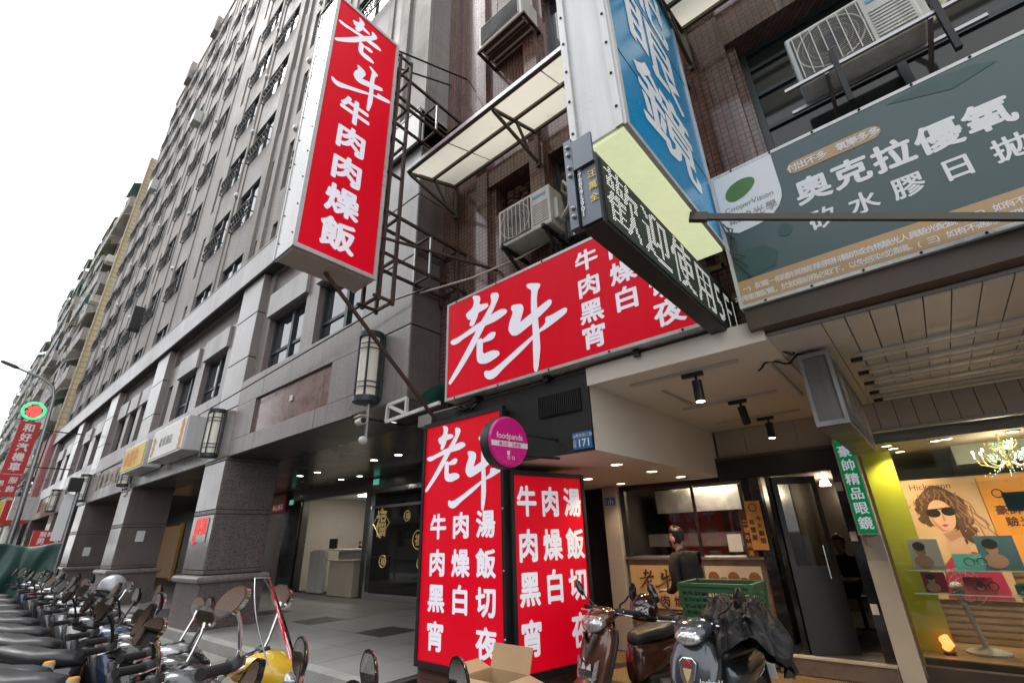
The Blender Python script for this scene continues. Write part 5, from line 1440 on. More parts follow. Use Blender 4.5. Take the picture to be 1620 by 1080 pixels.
# cables
solo('cable', MB().tube([(-40, 3.7, 4.2), (-22, 3.65, 4.35), (-12, 3.6, 4.62), (-5.6, 3.75, 5.0), (-4.9, 3.9, 5.02)], .014, 6), 'black', 'long black cable running along the granite band to the sign frame', 'cable')
solo('cable', MB().tube([(-5.1, 3.9, 5.0), (-4.2, 4.1, 4.98), (-3.4, 4.3, 5.08), (-2.9, 4.5, 5.3)], .014, 6), 'cream_panel', 'pale cable running over the top of the big red sign', 'cable')
solo('cable', MB().tube([(-.95, 4.4, 3.08), (-.8, 4.45, 3.02), (-.7, 4.5, 3.0), (-.62, 4.6, 2.94), (-.6, 4.63, 2.96)], .012, 6), 'black', 'black wires between the LED display and the hanging box sign', 'cable')
for k in range(3):
    solo('cable', MB().tube([(-.79 + .02 * k, 3.9, 4.1 - .05 * k), (-.76 + .03 * k, 3.88, 3.95), (-.70 - .03 * k, 3.87, 3.85 - .06 * k), (-.74, 3.88, 3.72 - .05 * k), (-.66, 3.9, 3.66 - .1 * k)], .006, 5), 'black', 'thin black wires dangling by the corner of the green billboard', 'cable', 'dangling wires at the billboard corner')

# ------------------------------------------------------------------ far buildings along the street
mat('aw_green', (.22, .42, .32), .5, var=.3, vsc=2); mat('aw_teal', (.08, .30, .33), .5, var=.3); mat('aw_cream', (.62, .59, .5), .6, var=.4)
mat('balcony_white', (.55, .52, .48), .7, var=.45, vsc=1.5, streak=.4); mat('pink_wall', (.45, .17, .18), .6, var=.25)
src = {}
def pf_src(key, mb, m_):
    o = mk(key, mb, m_, None); src[key] = o
bm = MB().box(-1.4, 1.4, -.8, 0, 0, .12).box(-1.4, 1.4, -.8, -.72, .12, 1.0).box(-1.4, -1.32, -.72, 0, .12, 1.0).box(1.32, 1.4, -.72, 0, .12, 1.0)
pf_src('balcony', bm, 'balcony_white')
g = MB()
for k in range(15): g.box(-1.4 + k * .2 - .012, -1.4 + k * .2 + .012, -.8, -.776, 1.0, 2.3)
for z in (1.4, 1.85, 2.28): g.box(-1.4, 1.4, -.81, -.785, z, z + .03)
pf_src('window_cage', g, 'galv')
pf_src('canopy', MB().add([(-1.4, 0, 2.75), (1.4, 0, 2.75), (1.4, -.9, 2.3), (-1.4, -.9, 2.3), (-1.4, -.02, 2.70), (1.4, -.02, 2.70), (1.4, -.9, 2.25), (-1.4, -.9, 2.25)], [(0, 3, 2, 1), (4, 5, 6, 7), (2, 3, 7, 6), (1, 2, 6, 5), (0, 4, 7, 3)]), 'aw_green')
src['canopy_teal'] = mk('canopy', MB().add([tuple(v.co) for v in src['canopy'].data.vertices], [tuple(p.vertices) for p in src['canopy'].data.polygons]), 'aw_teal', None)
src['canopy_cream'] = mk('canopy', MB().add([tuple(v.co) for v in src['canopy'].data.vertices], [tuple(p.vertices) for p in src['canopy'].data.polygons]), 'aw_cream', None)
pf_src('cooler', MB().box(-.4, .4, -.75, -.1, .3, .9).ring((0, -.76, .6), Y_, .2, .03, 10, 4), 'ac_white')
pl_ = MB()
for k in range(70):
    c_ = Vector((rnd.uniform(-.6, .6), -.72 + rnd.uniform(-.22, .12), 1.0 + rnd.uniform(0, .55)))
    d_ = Vector((rnd.uniform(-1, 1), rnd.uniform(-1, 1), rnd.uniform(-.4, 1))).normalized() * .16
    e_ = d_.cross(Z_).normalized() * .05
    pl_.add([c_, c_ + d_ * .5 + e_, c_ + d_, c_ + d_ * .5 - e_], [(0, 1, 2, 3)])
pf_src('balcony_plant', pl_, mat('leaf_green', (.05, .12, .03), .6, var=.4))
pf_src('pane', MB().box(-1.2, 1.2, -.02, -.01, 1.0, 2.3), 'glass_dark')
def apartments(x0, x1, h, wall, label, front=3.95, strip=None):
    t = thing('apartment_building', label, 'building', ((x0 + x1) / 2, front, 0))
    mk('wall', MB().box(x0, x1, front, 16, 0, h), wall, t)
    if strip:
        mk('tile_strip', MB().box(x1 - .3, x1 + .05, front - .45, 16, 3.2, h + .6), strip, t)
    mk('roof_tank', MB().box(x0 + 2, x0 + 4, 6, 9, h, h + 2.2), 'galv', t)
    n = int((x1 - x0) / 3.2)
    for b in range(n):
        x = x1 - 2.2 - b * 3.2
        for k in range(int(h / 3.1) - 1):
            z = 3.8 + k * 3.1
            place(src['pane'], t, (x, front, z))
            if rnd.random() < .75: place(src['balcony'], t, (x, front, z))
            if rnd.random() < .6: place(src['window_cage'], t, (x, front, z))
            r_ = rnd.random()
            if r_ < .6: place(src['canopy' if r_ < .2 else 'canopy_teal' if r_ < .27 else 'canopy_cream'], t, (x, front, z + rnd.uniform(-.2, .1)), name='canopy')
            if rnd.random() < .35: place(src['balcony_plant'], t, (x + rnd.uniform(-.6, .6), front, z))
            if rnd.random() < .5: place(src['cooler'], t, (x + rnd.uniform(-.8, .8), front - .1, z + rnd.uniform(-.2, .6)))
    return t
apartments(-62, -44.4, 33, 'white_tile', 'pale apartment block with a yellow tiled edge and green canopies', 4.1, 'yellow_tile')
apartments(-84, -62.2, 32, 'white_tile', 'weathered apartment block crowded with caged balconies beyond the yellow edged one')
apartments(-118, -84.2, 29, 'white_tile', 'farthest apartment block down the street with teal canopies')
for o in src.values(): bpy.data.objects.remove(o)
# pink shop building squeezed at the end of the tower
pk = thing('shop_building', 'low pink fronted shop at the end of the granite arcade', 'building', (-45.5, 3.7, 0))
mk('wall', MB().box(-51, -44.1, 3.62, 3.9, 3.3, 9.0), 'pink_wall', pk)
for k in range(3):
    w = mk('window', MB().box(-49.8 + k * 1.9, -48.6 + k * 1.9, 3.58, 3.615, 5.2, 6.8), 'alu_white', pk)
    mk('pane', MB().box(-49.7 + k * 1.9, -48.7 + k * 1.9, 3.565, 3.578, 5.3, 6.7), 'glass_dark', w)
mk('shop_opening_shade', MB().box(-51, -44.1, 3.7, 3.9, 0, 3.28), 'black', pk)  # black slab paints in the darkness of the open shop
solo('shop_awning', MB().add([(-60, 3.9, 3.6), (-47, 3.9, 3.6), (-47, 1.6, 2.9), (-60, 1.6, 2.9), (-60, 1.6, 2.6), (-47, 1.6, 2.6)], [(0, 1, 2, 3), (3, 2, 5, 4)]), 'aw_cream', 'pale market awning over the far shops behind the tarpaulin', 'awning')
for i, (x, y0, z0, w_, h_, m_) in enumerate(((-38, 2.5, 3.2, 1.0, 1.2, 'alu_white'), (-41, 2.4, 3.1, 1.1, 1.3, 'red_plain'), (-48, 2.2, 3.3, 1.4, 1.5, 'yellow_print'))):
    solo('projecting_sign', MB().box(x - .15, x + .15, y0, y0 + w_, z0, z0 + h_), m_, ('white', 'red', 'yellow')[i] + ' projecting shop sign far along the arcade', 'sign')

# far red signs, neon roundel, street lamp
rs = thing('blade_sign', 'red vertical sign with white characters far down the street below a neon roundel', 'sign', (-33, 1.8, 5.0))
mk('board', MB().box(-33.2, -33, 1.4, 2.17, 5.05, 7.55), 'red_plain', rs)
mk('lettering', MB().text('和好汽機車', (-33, 0, 0), Y_, Z_, 1.79, 6.3, .42, bold=.03, vertical=True, pitch=.47), 'sign_white_plain', rs)
mk('frame', MB().bar((-33.1, 2.17, 5.4), (-33.1, 3.9, 5.4), .05).bar((-33.1, 2.17, 7.2), (-33.1, 3.9, 7.2), .05).bar((-33.1, 2.6, 5.0), (-33.1, 2.6, 7.5), .05), 'iron', rs)
rs = thing('neon_sign', 'round neon sign with a green ring and red character', 'sign', (-33, 1.72, 7.6))
mk('disc', MB().lathe([(.46, -.12), (.46, 0), (.001, .01)], (-33, 1.72, 8.08), X_, 24), 'black', rs)
mk('ring_tube', MB().ring((-32.98, 1.72, 8.08), X_, .42, .035, 28, 6).ring((-32.98, 1.72, 8.08), X_, .36, .02, 28, 6), mat('neon_green', (.1, .8, .3), .5, emit=(.05, 1, .35), es=.55), rs)
mk('character', MB().text('福', (-32.985, 0, 0), Y_, Z_, 1.72, 8.08, .62, bold=.05), mat('neon_red', (.9, .1, .1), .5, emit=(1, .08, .06), es=.5), rs)
rs = thing('shop_sign', 'red clothing sign with white characters below the vertical red sign', 'sign', (-32.5, 1.5, 3.9))
mk('board', MB().box(-32.7, -32.5, .85, 2.1, 3.95, 4.95), 'red_plain', rs)
mk('lettering', MB().text('專', (-32.5, 0, 0), Y_, Z_, 1.12, 4.45, .6, bold=.03).text('男女', (-32.5, 0, 0), Y_, Z_, 1.5, 4.35, .26, vertical=True, bold=.02, pitch=.4).text('服飾', (-32.5, 0, 0), Y_, Z_, 1.88, 4.5, .3, vertical=True, bold=.02, pitch=.4), 'sign_white_plain', rs)
rs = thing('shop_sign', 'low red sign with white characters above the green tarpaulin', 'sign', (-24, 2.6, 1.75))
mk('board', MB().box(-26.2, -26, 2.55, 3.55, 1.75, 2.3), 'red_plain', rs)
mk('lettering', MB().text('服飾特', (-26, 0, 0), Y_, Z_, 3.05, 2.16, .2, bold=.02).text('男女', (-26, 0, 0), Y_, Z_, 3.05, 1.93, .24, bold=.02, pitch=.45), 'sign_white_plain', rs)
mk('leg', MB().tube([(-26.1, 2.6, GZ), (-26.1, 2.6, 1.75)], .03, 8), 'galv', rs)
mk('leg', MB().tube([(-26.1, 3.5, GZ), (-26.1, 3.5, 1.75)], .03, 8), 'galv', rs)
sl = thing('street_lamp', 'grey street lamp with a long curved arm over the road', 'street lamp', (-30, 2.3, GZ))
mk('pole', MB().tube([(-30, 2.32, GZ), (-30, 2.28, 3), (-30, 2.1, 7.4), (-30, 2.05, 8.2), (-30, 1.9, 8.7), (-30, 1.5, 9.0), (-30, .55, 9.3)], [.12, .11, .075, .07, .06, .055, .045], 12), 'galv', sl, smooth=True)
mk('base', MB().lathe([(.2, 0), (.2, .5), (.13, .56)], (-30, 2.32, GZ), Z_, 16), 'galv', sl, smooth=True)
mk('lamp_head', MB().loft([[(-30 + a * w_, y, z + b * h_) for a, b in ((-1, -1), (1, -1), (1, 1), (-1, 1))] for y, z, w_, h_ in ((.6, 9.29, .05, .04), (.45, 9.34, .14, .06), (.05, 9.46, .13, .05), (-.05, 9.48, .06, .03))]), 'dark_frame', sl, bevel=.02)
po = thing('sign_pole', 'grey pole with a white banner beside the third pillar', 'pole', (-24.5, 3.3, GZ))
mk('pole', MB().tube([(-24.5, 3.3, GZ), (-24.5, 3.25, 3.6)], .07, 10), 'galv', po, smooth=True)
mk('banner', MB().box(-24.55, -24.5, 2.9, 3.2, 1.9, 3.5), 'sign_white_plain', po)
mk('signal_head', MB().box(-24.6, -24.3, 2.9, 3.3, 3.6, 4.1), 'black', po, bevel=.03)

# green tarpaulin over a stall
tp = thing('tarpaulin_stall', 'market stall wrapped in a dark green tarpaulin behind the scooters', 'stall', (-19.5, 1.2, GZ))
nu, nv = 70, 30
rr = []
for j in range(nv + 1):
    f = j / nv
    row = []
    for i in range(nu + 1):
        s_ = i / nu
        y = -.9 + 3.42 * s_
        sag = .10 * math.sin(s_ * math.pi * 3.0) ** 2
        if f < .55:
            g_ = f / .55
            z = GZ + .35 + (1.58 - sag) * g_; x = -18.75 - .22 * g_
        else:
            g_ = (f - .55) / .45
            z = GZ + 1.93 - sag * (1 - g_) - .12 * g_; x = -18.97 - 2.4 * g_
        k_ = (1 - f) ** .7
        fold = .10 * math.sin(s_ * 21 + 6 * (1 - f) * (1 - s_)) * k_ + .055 * math.sin(s_ * 47 - f * 9 + 2) * k_ + .10 * math.sin((s_ * 4 - f * 3.2) * 4.0) * k_
        row.append((x + fold, y + .04 * math.sin(f * 7 + s_ * 9), z))
    rr.append(row)
mk('tarpaulin', MB().loft(rr, cap=False, closed=False), mat('tarp', (.028, .085, .07), .45, var=.3, vsc=2, bump=.2, bsc=12), tp, smooth='all')
for x in (-18.95, -21):
    for y in (-.5, 2.45): mk('leg', MB().tube([(x, y, GZ), (x, y, 1.55)], .03, 8), 'galv', tp)
solo('blue_tub', MB().lathe([(.3, 0), (.36, .55), (.38, .56), (.33, .55)], (-17.6, 1.75, GZ), Z_, 20), mat('blue_plastic', (.02, .13, .35), .4), 'blue plastic tub beside the tarpaulin stall', 'tub', smooth=True)

# ------------------------------------------------------------------ scooters (nose towards +Y)
def sell(c, a, b, plane='xz', n=16, e=2.6):
    out = []
    for k in range(n):
        t_ = 2 * math.pi * k / n
        q = lambda w: math.copysign(abs(w) ** (2 / e), w)
        u_, v_ = a * q(math.cos(t_)), b * q(math.sin(t_))
        out.append((c[0] + u_, c[1], c[2] + v_) if plane == 'xz' else (c[0] + u_, c[1] + v_, c[2]))
    return out
mat('lamp_lens', (.75, .77, .78), .1, .6, var=.75, vsc=55, coat=1); mat('lens_orange', (.75, .22, .02), .15, coat=.6); mat('lens_red', (.45, .01, .01), .15, coat=.6)
mat('seat_vinyl', (.035, .036, .04), .36, var=.25, vsc=6, bump=.15, bsc=160); mat('plastic', (.03, .031, .033), .5, var=.2, vsc=6)
mat('body_black', (.018, .018, .02), .16, var=.1, coat=.8); mat('body_grey', (.10, .105, .115), .22, .4, var=.12, coat=.7); mat('body_silver', (.33, .34, .36), .25, .6, var=.1, coat=.6)
mat('body_blue', (.03, .06, .12), .2, .3, var=.1, coat=.8); mat('body_yellow', (.72, .45, .03), .25, var=.1, coat=.7); mat('body_white', (.62, .62, .61), .25, var=.1, coat=.6)
mat('body_brown', (.11, .042, .028), .2, .35, var=.1, coat=.9); mat('body_slate', (.05, .06, .075), .2, .4, var=.1, coat=.8)

clearglass('screen_plastic', (.93, .95, .93), 1.06)
def scooter(label, body, accent='plastic', group=None, mirror='oval', screen=False, rear_box=False, cat='scooter', mz=1.21, sig='lens_orange', twist=62, hl=1.0):
    t = thing('scooter', label, cat, (0, 0, 0), group)
    # wheels
    for y, nm in ((.64, 'front'), (-.6, 'rear')):
        w = mk('wheel', MB().lathe([(.03, -.06), (.05, -.05), (.05, .05), (.03, .06)], (0, y, .24), X_, 14), 'galv', t, smooth=True)
        mk('tyre', MB().ring((0, y, .24), X_, .185, .055, 24, 8), 'rubber', w, smooth=True)
        g = MB().ring((0, y, .24), X_, .135, .018, 24, 6)
        for k in range(5):
            a = k * 2 * math.pi / 5
            g.bar((0, y, .24), (0, y + .13 * math.cos(a), .24 + .13 * math.sin(a)), .03, .03)
        mk('rim', g, 'galv', w)
    rings = []
    for k in range(9):
        a = R(20 + k * 17)
        y, z = .64 + .265 * math.cos(a), .24 + .265 * math.sin(a)
        rings.append([(s_ * .07, y + (.0 if abs(s_) < .9 else -.03 * math.cos(a)), z - (.03 if abs(s_) > .9 else 0) * math.sin(a)) for s_ in (-1, -.6, 0, .6, 1)])
    mk('front_fender', MB().loft(rings, cap=False, closed=False), body, t, smooth=True)
    mk('fork', MB().tube([(-.085, .64, .24), (-.085, .5, .62)], .02, 8).tube([(.085, .64, .24), (.085, .5, .62)], .02, 8), 'galv', t, smooth=True)
    # front apron
    prof = [(.30, .08, .05, .60), (.40, .125, .07, .585), (.52, .165, .08, .56), (.64, .19, .085, .52), (.75, .195, .085, .475), (.84, .165, .08, .44), (.90, .11, .06, .42)]
    mk('apron', MB().loft([sell((0, y, z), a, b, 'xy') for z, a, b, y in prof]), body, t, smooth='all')
    mk('inner_shield', MB().loft([sell((0, y - .075, z), a * .93, .045, 'xy') for z, a, b, y in prof[:-1]]), 'plastic', t, smooth='all')
    mk('grille', MB().prism([(-.05, 0), (.05, 0), (.085, .11), (-.085, .11)], (0, .655, .44), X_, Vector((0, -.12, .99)).normalized(), -.03), accent, t)
    for s_ in (-1, 1) if sig else ():
        mk('turn_signal', MB().ball((s_ * .135, .59, .62), (.042, .03, .06), 10, 6), sig, t, smooth=True)
    # headset
    hs = [(.27, .95, .05, .03), (.31, .955, .12, .05), (.38, .955, .15, .065), (.46, .94, .145, .07), (.52, .92, .11, .06), (.555, .905, .05, .035)]
    h = mk('headset', MB().loft([sell((0, y, z), a, b) for y, z, a, b in hs]), body, t, smooth='all')
    mk('headlight', MB().loft([sell((0, y, z), a, b, e=2.2) for y, z, a, b in ((.50, .915 - .02 * (hl - 1), .115 * hl, .055 * hl), (.55 + .02 * (hl - 1), .90 - .05 * (hl - 1), .10 * hl, .05 * hl), (.575 + .04 * (hl - 1), .89 - .08 * (hl - 1), .06 * hl, .03 * hl), (.58 + .05 * (hl - 1), .888 - .08 * (hl - 1), .01, .008))]), 'lamp_lens', h, smooth='all')
    mk('dashboard', MB().loft([sell((0, y, z), a, b, e=2.2) for y, z, a, b in ((.285, .985, .085, .012), (.34, 1.0, .1, .018), (.40, 1.01, .07, .012))]), 'black_gloss', h, smooth='all')
    mk('handlebar', MB().tube([(-.33, .28, .985), (-.2, .32, .985), (0, .36, .965), (.2, .32, .985), (.33, .28, .985)], .014, 8), 'chrome', t, smooth=True)
    for s_ in (-1, 1):
        g = mk('grip', MB().tube([(s_ * .22, .315, .985), (s_ * .345, .275, .985)], .021, 10).tube([(s_ * .345, .275, .985), (s_ * .365, .27, .985)], .024, 10), 'rubber', t, smooth=True)
        mk('switch_block', MB().loft([sell((s_ * x, y, .985), .03, .032, 'xz') for x, y in ((.17, .36), (.185, .33), (.185, .30))]), 'plastic', g, smooth='all')
        mk('brake_lever', MB().tube([(s_ * .17, .365, .975), (s_ * .26, .365, .97), (s_ * .345, .345, .965), (s_ * .35, .345, .965)], [.009, .007, .006, .009], 8), 'chrome', g, smooth=True)
        mz_ = mz
        st = mk('mirror', MB().tube([(s_ * .17, .335, 1.0), (s_ * .20, .345, 1.05), (s_ * .27, .35, mz_ - .08), (s_ * .315, .34, mz_ - .03)], .0085, 8), 'chrome' if mirror == 'oval' else 'black', t, smooth=True)
        u_ = Vector((math.cos(R(twist)), math.sin(R(twist)), 0))
        v_ = (Z_ - u_.cross(Z_) * .24).normalized()
        c = Vector((s_ * .36, .33, mz_))
        if mirror == 'oval':
            ol = [(.095 * math.cos(a), .062 * math.sin(a)) for a in [2 * math.pi * k / 20 for k in range(20)]]
        elif mirror == 'round':
            ol = [(.058 * math.cos(a), .058 * math.sin(a)) for a in [2 * math.pi * k / 20 for k in range(20)]]
        else:
            ol = chaikin([(s_ * a, b) for a, b in ((-.075, -.045), (-.03, -.055), (.055, -.03), (.1, .02), (.085, .05), (.03, .05), (-.05, .015), (-.085, -.02))], 1)
        ra, ms = R(48 if mirror == 'leaf' else 28) * s_, .86
        ol = [(ms * (a * math.cos(ra) - b * math.sin(ra)), ms * (a * math.sin(ra) + b * math.cos(ra))) for a, b in ol]
        # mirror bowl tapering forward, glass set in the rear face
        nn = u_.cross(v_).normalized()
        if nn.y > 0: nn = -nn
        r0 = [c + u_ * a + v_ * b + nn * .008 for a, b in ol]
        r1 = [c + u_ * a * 1.02 + v_ * b * 1.02 - nn * .012 for a, b in ol]
        r2 = [c + u_ * a * .6 + v_ * b * .6 - nn * .035 for a, b in ol]
        mk('mirror_shell', MB().loft([r0, r1, r2]), 'black_gloss' if mirror != 'oval' else 'chrome', st, smooth=True)
        pl = [c + u_ * a * .9 + v_ * b * .9 + nn * .0095 for a, b in ol]
        fc_ = tuple(range(len(pl)))
        mk('mirror_glass', MB().add(pl, [fc_]), 'mirror_glass', st)
    # floor, seat and tail
    mk('floorboard', MB().box(-.15, .15, -.02, .52, .27, .33), 'plastic', t, bevel=.02)
    mk('seat', MB().loft([sell((0, y, z), a, b) for y, a, z, b in ((.05, .05, .70, .03), (0, .09, .715, .05), (-.12, .125, .73, .06), (-.28, .165, .735, .062), (-.40, .175, .755, .068), (-.55, .16, .785, .062), (-.68, .11, .785, .05), (-.74, .05, .78, .03))]), 'seat_vinyl', t, smooth='all')
    mk('rear_body', MB().loft([sell((0, y, z), a, b) for y, a, z, b in ((.06, .08, .50, .16), (0, .12, .52, .17), (-.2, .15, .54, .15), (-.45, .165, .60, .12), (-.65, .14, .64, .09), (-.80, .09, .66, .06), (-.86, .03, .665, .03))]), body, t, smooth='all')
    mk('side_cover', MB().box(-.13, .13, -.5, -.05, .25, .42), 'plastic', t, bevel=.03)
    mk('engine', MB().tube([(-.1, -.15, .3), (-.12, -.62, .26)], [.09, .075], 12), 'galv', t, smooth=True)
    mk('exhaust', MB().tube([(.12, -.05, .22), (.17, -.25, .24), (.18, -.4, .27), (.18, -.78, .31)], [.02, .025, .055, .05], 12), 'iron', t, smooth=True)
    mk('tail_light', MB().loft([sell((0, y, z), a, b) for y, z, a, b in ((-.78, .655, .09, .04), (-.86, .645, .08, .035), (-.885, .64, .03, .012))]), 'lens_red', t, smooth='all')
    for s_ in (-1, 1): mk('rear_signal', MB().ball((s_ * .12, -.8, .64), (.035, .04, .03), 10, 6), 'lens_orange', t, smooth=True)
    mk('rear_fender', MB().prism([(-.07, 0), (.07, 0), (.06, .3), (-.06, .3)], (0, -.80, .32), X_, Vector((0, .12, .99)), .015), 'plastic', t)
    mk('licence_plate', MB().prism([(-.12, 0), (.12, 0), (.12, .12), (-.12, .12)], (0, -.835, .40), X_, Vector((0, .12, .99)), .008), 'sign_white_plain', t)
    mk('grab_rail', MB().tube([(-.12, -.5, .76), (-.13, -.7, .82), (-.08, -.84, .84), (.08, -.84, .84), (.13, -.7, .82), (.12, -.5, .76)], .012, 8), 'chrome' if mirror == 'oval' else 'iron', t, smooth=True)
    mk('stand', MB().tube([(-.1, -.1, .26), (-.22, -.05, .0)], .012, 6).tube([(.1, -.1, .26), (.16, -.08, .0)], .012, 6), 'iron', t)
    if screen:
        rows = []
        for k in range(9):
            f_ = k / 8
            z = .98 + .34 * f_; y = .52 - .16 * f_; w_ = .20 * math.cos(max(0, f_ - .35) * 1.9)
            rows.append([(w_ * s_, y - .05 * s_ * s_, z) for s_ in (-1, -.66, -.33, 0, .33, .66, 1)])
        ws = mk('windscreen', MB().loft(rows, cap=False, closed=False), 'screen_plastic', t, smooth='all')
        edge = [r_[0] for r_ in rows] + [r_ for r_ in rows[-1]] + [r_[-1] for r_ in rows[::-1]]
        mk('screen_edge', MB().tube(edge, .003, 6), 'galv', ws)
    if rear_box:
        mk('carry_box', MB().box(-.19, .19, -1.08, -.72, .80, 1.1), 'plastic', t, bevel=.03)
    return t

GRP = 'scooters parked aslant in a row nose to the arcade'
kinds = {
    'black': scooter('x', 'body_black', 'plastic', GRP, 'leaf'),
    'grey': scooter('x', 'body_grey', 'plastic', GRP, 'oval'),
    'silver': scooter('x', 'body_silver', 'plastic', GRP, 'oval'),
    'blue': scooter('x', 'body_blue', 'plastic', GRP, 'leaf'),
    'white': scooter('x', 'body_white', 'plastic', GRP, 'oval'),
    'yellow': scooter('x', 'body_yellow', 'plastic', GRP, 'oval', True, mz=1.23)}
ys_l = ('pale yellow scooter with a clear windscreen and chrome mirrors')
bars = [(-1.09, 1.08, 'black', 'black scooter at the near end of the row with angular mirrors'),
        (-1.52, 1.00, 'blue', 'dark blue scooter next to the near end of the row with angular mirrors'),
        (-2.04, 0.98, 'black', 'black scooter with angular mirrors just before the yellow scooter'),
        (-2.90, 1.20, 'yellow', ys_l),
        (-3.32, 1.02, 'grey', 'grey scooter next beyond the yellow scooter'),
        (-3.75, 1.12, 'black', 'black scooter with angular mirrors second beyond the yellow scooter'),
        (-4.15, 1.20, 'silver', 'silver scooter third beyond the yellow scooter'),
        (-4.62, 1.08, 'black', 'black scooter fourth beyond the yellow scooter'),
        (-5.05, 1.18, 'grey', 'grey scooter fifth beyond the yellow scooter, beside a striped bollard'),
        (-5.55, 1.16, 'blue', 'dark blue scooter beside the striped bollards, sixth beyond the yellow one'),
        (-6.10, 1.42, 'black', 'black scooter seventh beyond the yellow one, before the one with the grey helmet'),
        (-6.65, 1.20, 'black', 'black scooter carrying a grey helmet on its mirror'),
        (-7.24, 1.43, 'grey', 'grey scooter next beyond the one with the grey helmet'),
        (-7.86, 1.30, 'white', 'white scooter second beyond the one with the grey helmet'),
        (-8.50, 1.49, 'black', 'black scooter third beyond the one with the grey helmet'),
        (-9.16, 1.36, 'silver', 'silver scooter fourth beyond the one with the grey helmet'),
        (-9.85, 1.55, 'black', 'black scooter fifth beyond the one with the grey helmet'),
        (-10.56, 1.42, 'grey', 'grey scooter sixth beyond the one with the grey helmet'),
        (-11.30, 1.61, 'blue', 'dark blue scooter seventh beyond the one with the grey helmet'),
        (-12.06, 1.48, 'black', 'black scooter eighth beyond the one with the grey helmet'),
        (-12.84, 1.67, 'white', 'white scooter ninth beyond the one with the grey helmet'),
        (-13.65, 1.54, 'grey', 'grey scooter tenth beyond the one with the grey helmet'),
        (-14.48, 1.73, 'black', 'black scooter third from the far end of the row'),
        (-15.34, 1.60, 'blue', 'dark blue scooter second from the far end of the row'),
        (-16.22, 1.79, 'silver', 'silver scooter at the far end of the row by the tarpaulin')]
used = set()
for i, (x, y, k, lb) in enumerate(bars):               # where each handlebar stands; parked aslant, leaning on the side stand
    a = R(-40.5 + (rnd.uniform(-5, 5) if i > 3 else 0))
    x, y = x + math.sin(a) * .34, y - math.cos(a) * .34
    if k in used:
        o = dup(kinds[k], (x, y, GZ), a, lb)
    else:
        o = kinds[k]; used.add(k); o.location = (x, y, GZ); o['label'] = lb
    o.rotation_euler = (0, R(rnd.uniform(-5, -2)), a)
    q_ = 1.0 if i < 3 else 1.13 if k == 'yellow' else 1.05
    o.scale = (q_, q_, q_)
for k in kinds:
    if k not in used: print('unused', k)

def helmet(c, r, m_, label, rz=0, tilt=0):
    t = thing('helmet', label, 'helmet', (0, 0, 0))
    prof = []
    for k in range(13):
        a = R(-35 + k * 125 / 12)
        prof.append((r * math.cos(a) * (1 if a > 0 else .98), r * 1.02 * math.sin(a)))
    mk('shell', MB().lathe(prof, (0, 0, 0), Z_, 28), m_, t, smooth='all')
    mk('rim', MB().ring((0, 0, -r * .585), Z_, r * .815, .012, 28, 6), 'black', t)
    vis = []
    for k in range(7):
        f_ = R(-8 + k * 8)
        vis.append([(1.04 * r * math.cos(f_) * math.sin(a), 1.04 * r * math.cos(f_) * math.cos(a), r * math.sin(f_) - .05) for a in [R(-75 + 150 * j / 12) for j in range(13)]])
    mk('visor', MB().loft(vis, cap=False, closed=False), 'glass_dark', t, smooth='all')
    t.location = c; t.rotation_euler = (tilt, .2, rz)
    return t
mat('helmet_grey', (.36, .38, .41), .28, .2, var=.1, coat=.5); mat('helmet_black', (.02, .008, .01), .12, var=.1, coat=.9)
helmet((-6.95, 1.44, 1.14), .125, 'helmet_grey', 'grey open helmet hanging on a scooter mirror', .8, -.5)

def bollard(x, y, label):
    t = thing('bollard', label, 'bollard', (x, y, GZ), 'orange and white striped bollards')
    for k in range(4):
        mk('stripe', MB().lathe([(.042, 0), (.042, .19)], (x, y, GZ + .02 + k * .19), Z_, 16), 'bollard_orange' if k % 2 == 0 else 'bollard_white', t, smooth=True)
    mk('base', MB().lathe([(.1, 0), (.1, .02)], (x, y, GZ), Z_, 16), 'rubber', t)
    mk('cap', MB().lathe([(.042, 0), (.034, .015), (.001, .02)], (x, y, GZ + .78), Z_, 16), 'bollard_orange', t, smooth=True)
mat('bollard_orange', (.85, .38, .02), .5); mat('bollard_white', (.72, .72, .7), .4)
bollard(-6.13, .98, 'striped bollard between the parked scooters, the farther of two')
bollard(-5.21, 1.0, 'striped bollard between the parked scooters, the nearer of two')

# the two scooters facing the street before the red sign
bw = scooter('glossy brown scooter facing the street in front of the red corner sign', 'body_brown', 'chrome', None, 'leaf', mz=1.16, sig=None, twist=0, hl=1.3)
mk('v_trim', MB().prism([(-.085, .14), (0, -.06), (.085, .14), (.06, .14), (0, .0), (-.06, .14)], (0, .585, .68), X_, Vector((0, -.28, .96)), -.045), 'chrome', bw)
mk('chest_badge', MB().lathe([(.022, 0), (.02, .01), (.001, .012)], (0, .575, .8), (0, 1, .35), 16), 'chrome', bw)
for s_ in (-1, 1):
    mk('side_lamp', MB().prism([(0, 0), (.05, .05), (.07, .2), (.03, .17)], (s_ * .07, .672, .44), (s_ * .9, -.32, 0), Vector((0, -.22, .97)), .02 * -s_), 'lamp_lens', bw)
    mk('white_panel', MB().prism([(0, 0), (.06, .04), (.035, .16), (.0, .13)], (s_ * .012, .682, .44), (s_, -.1, 0), Vector((0, -.25, .97)), .012 * -s_), 'body_white', bw)
bw.location = (-2.63, 4.84, GZ); bw.rotation_euler = (0, 0, R(180 - 15))
jk = scooter('slate grey scooter facing the street with a crate behind and a coat over its bars', 'body_slate', 'chrome', None, 'leaf', mz=1.17, sig=None, twist=0)
Oe = Vector((0, .60, .66)); Ve = Vector((0, -.28, .96)).normalized(); Ue = Vector((-1, 0, 0))
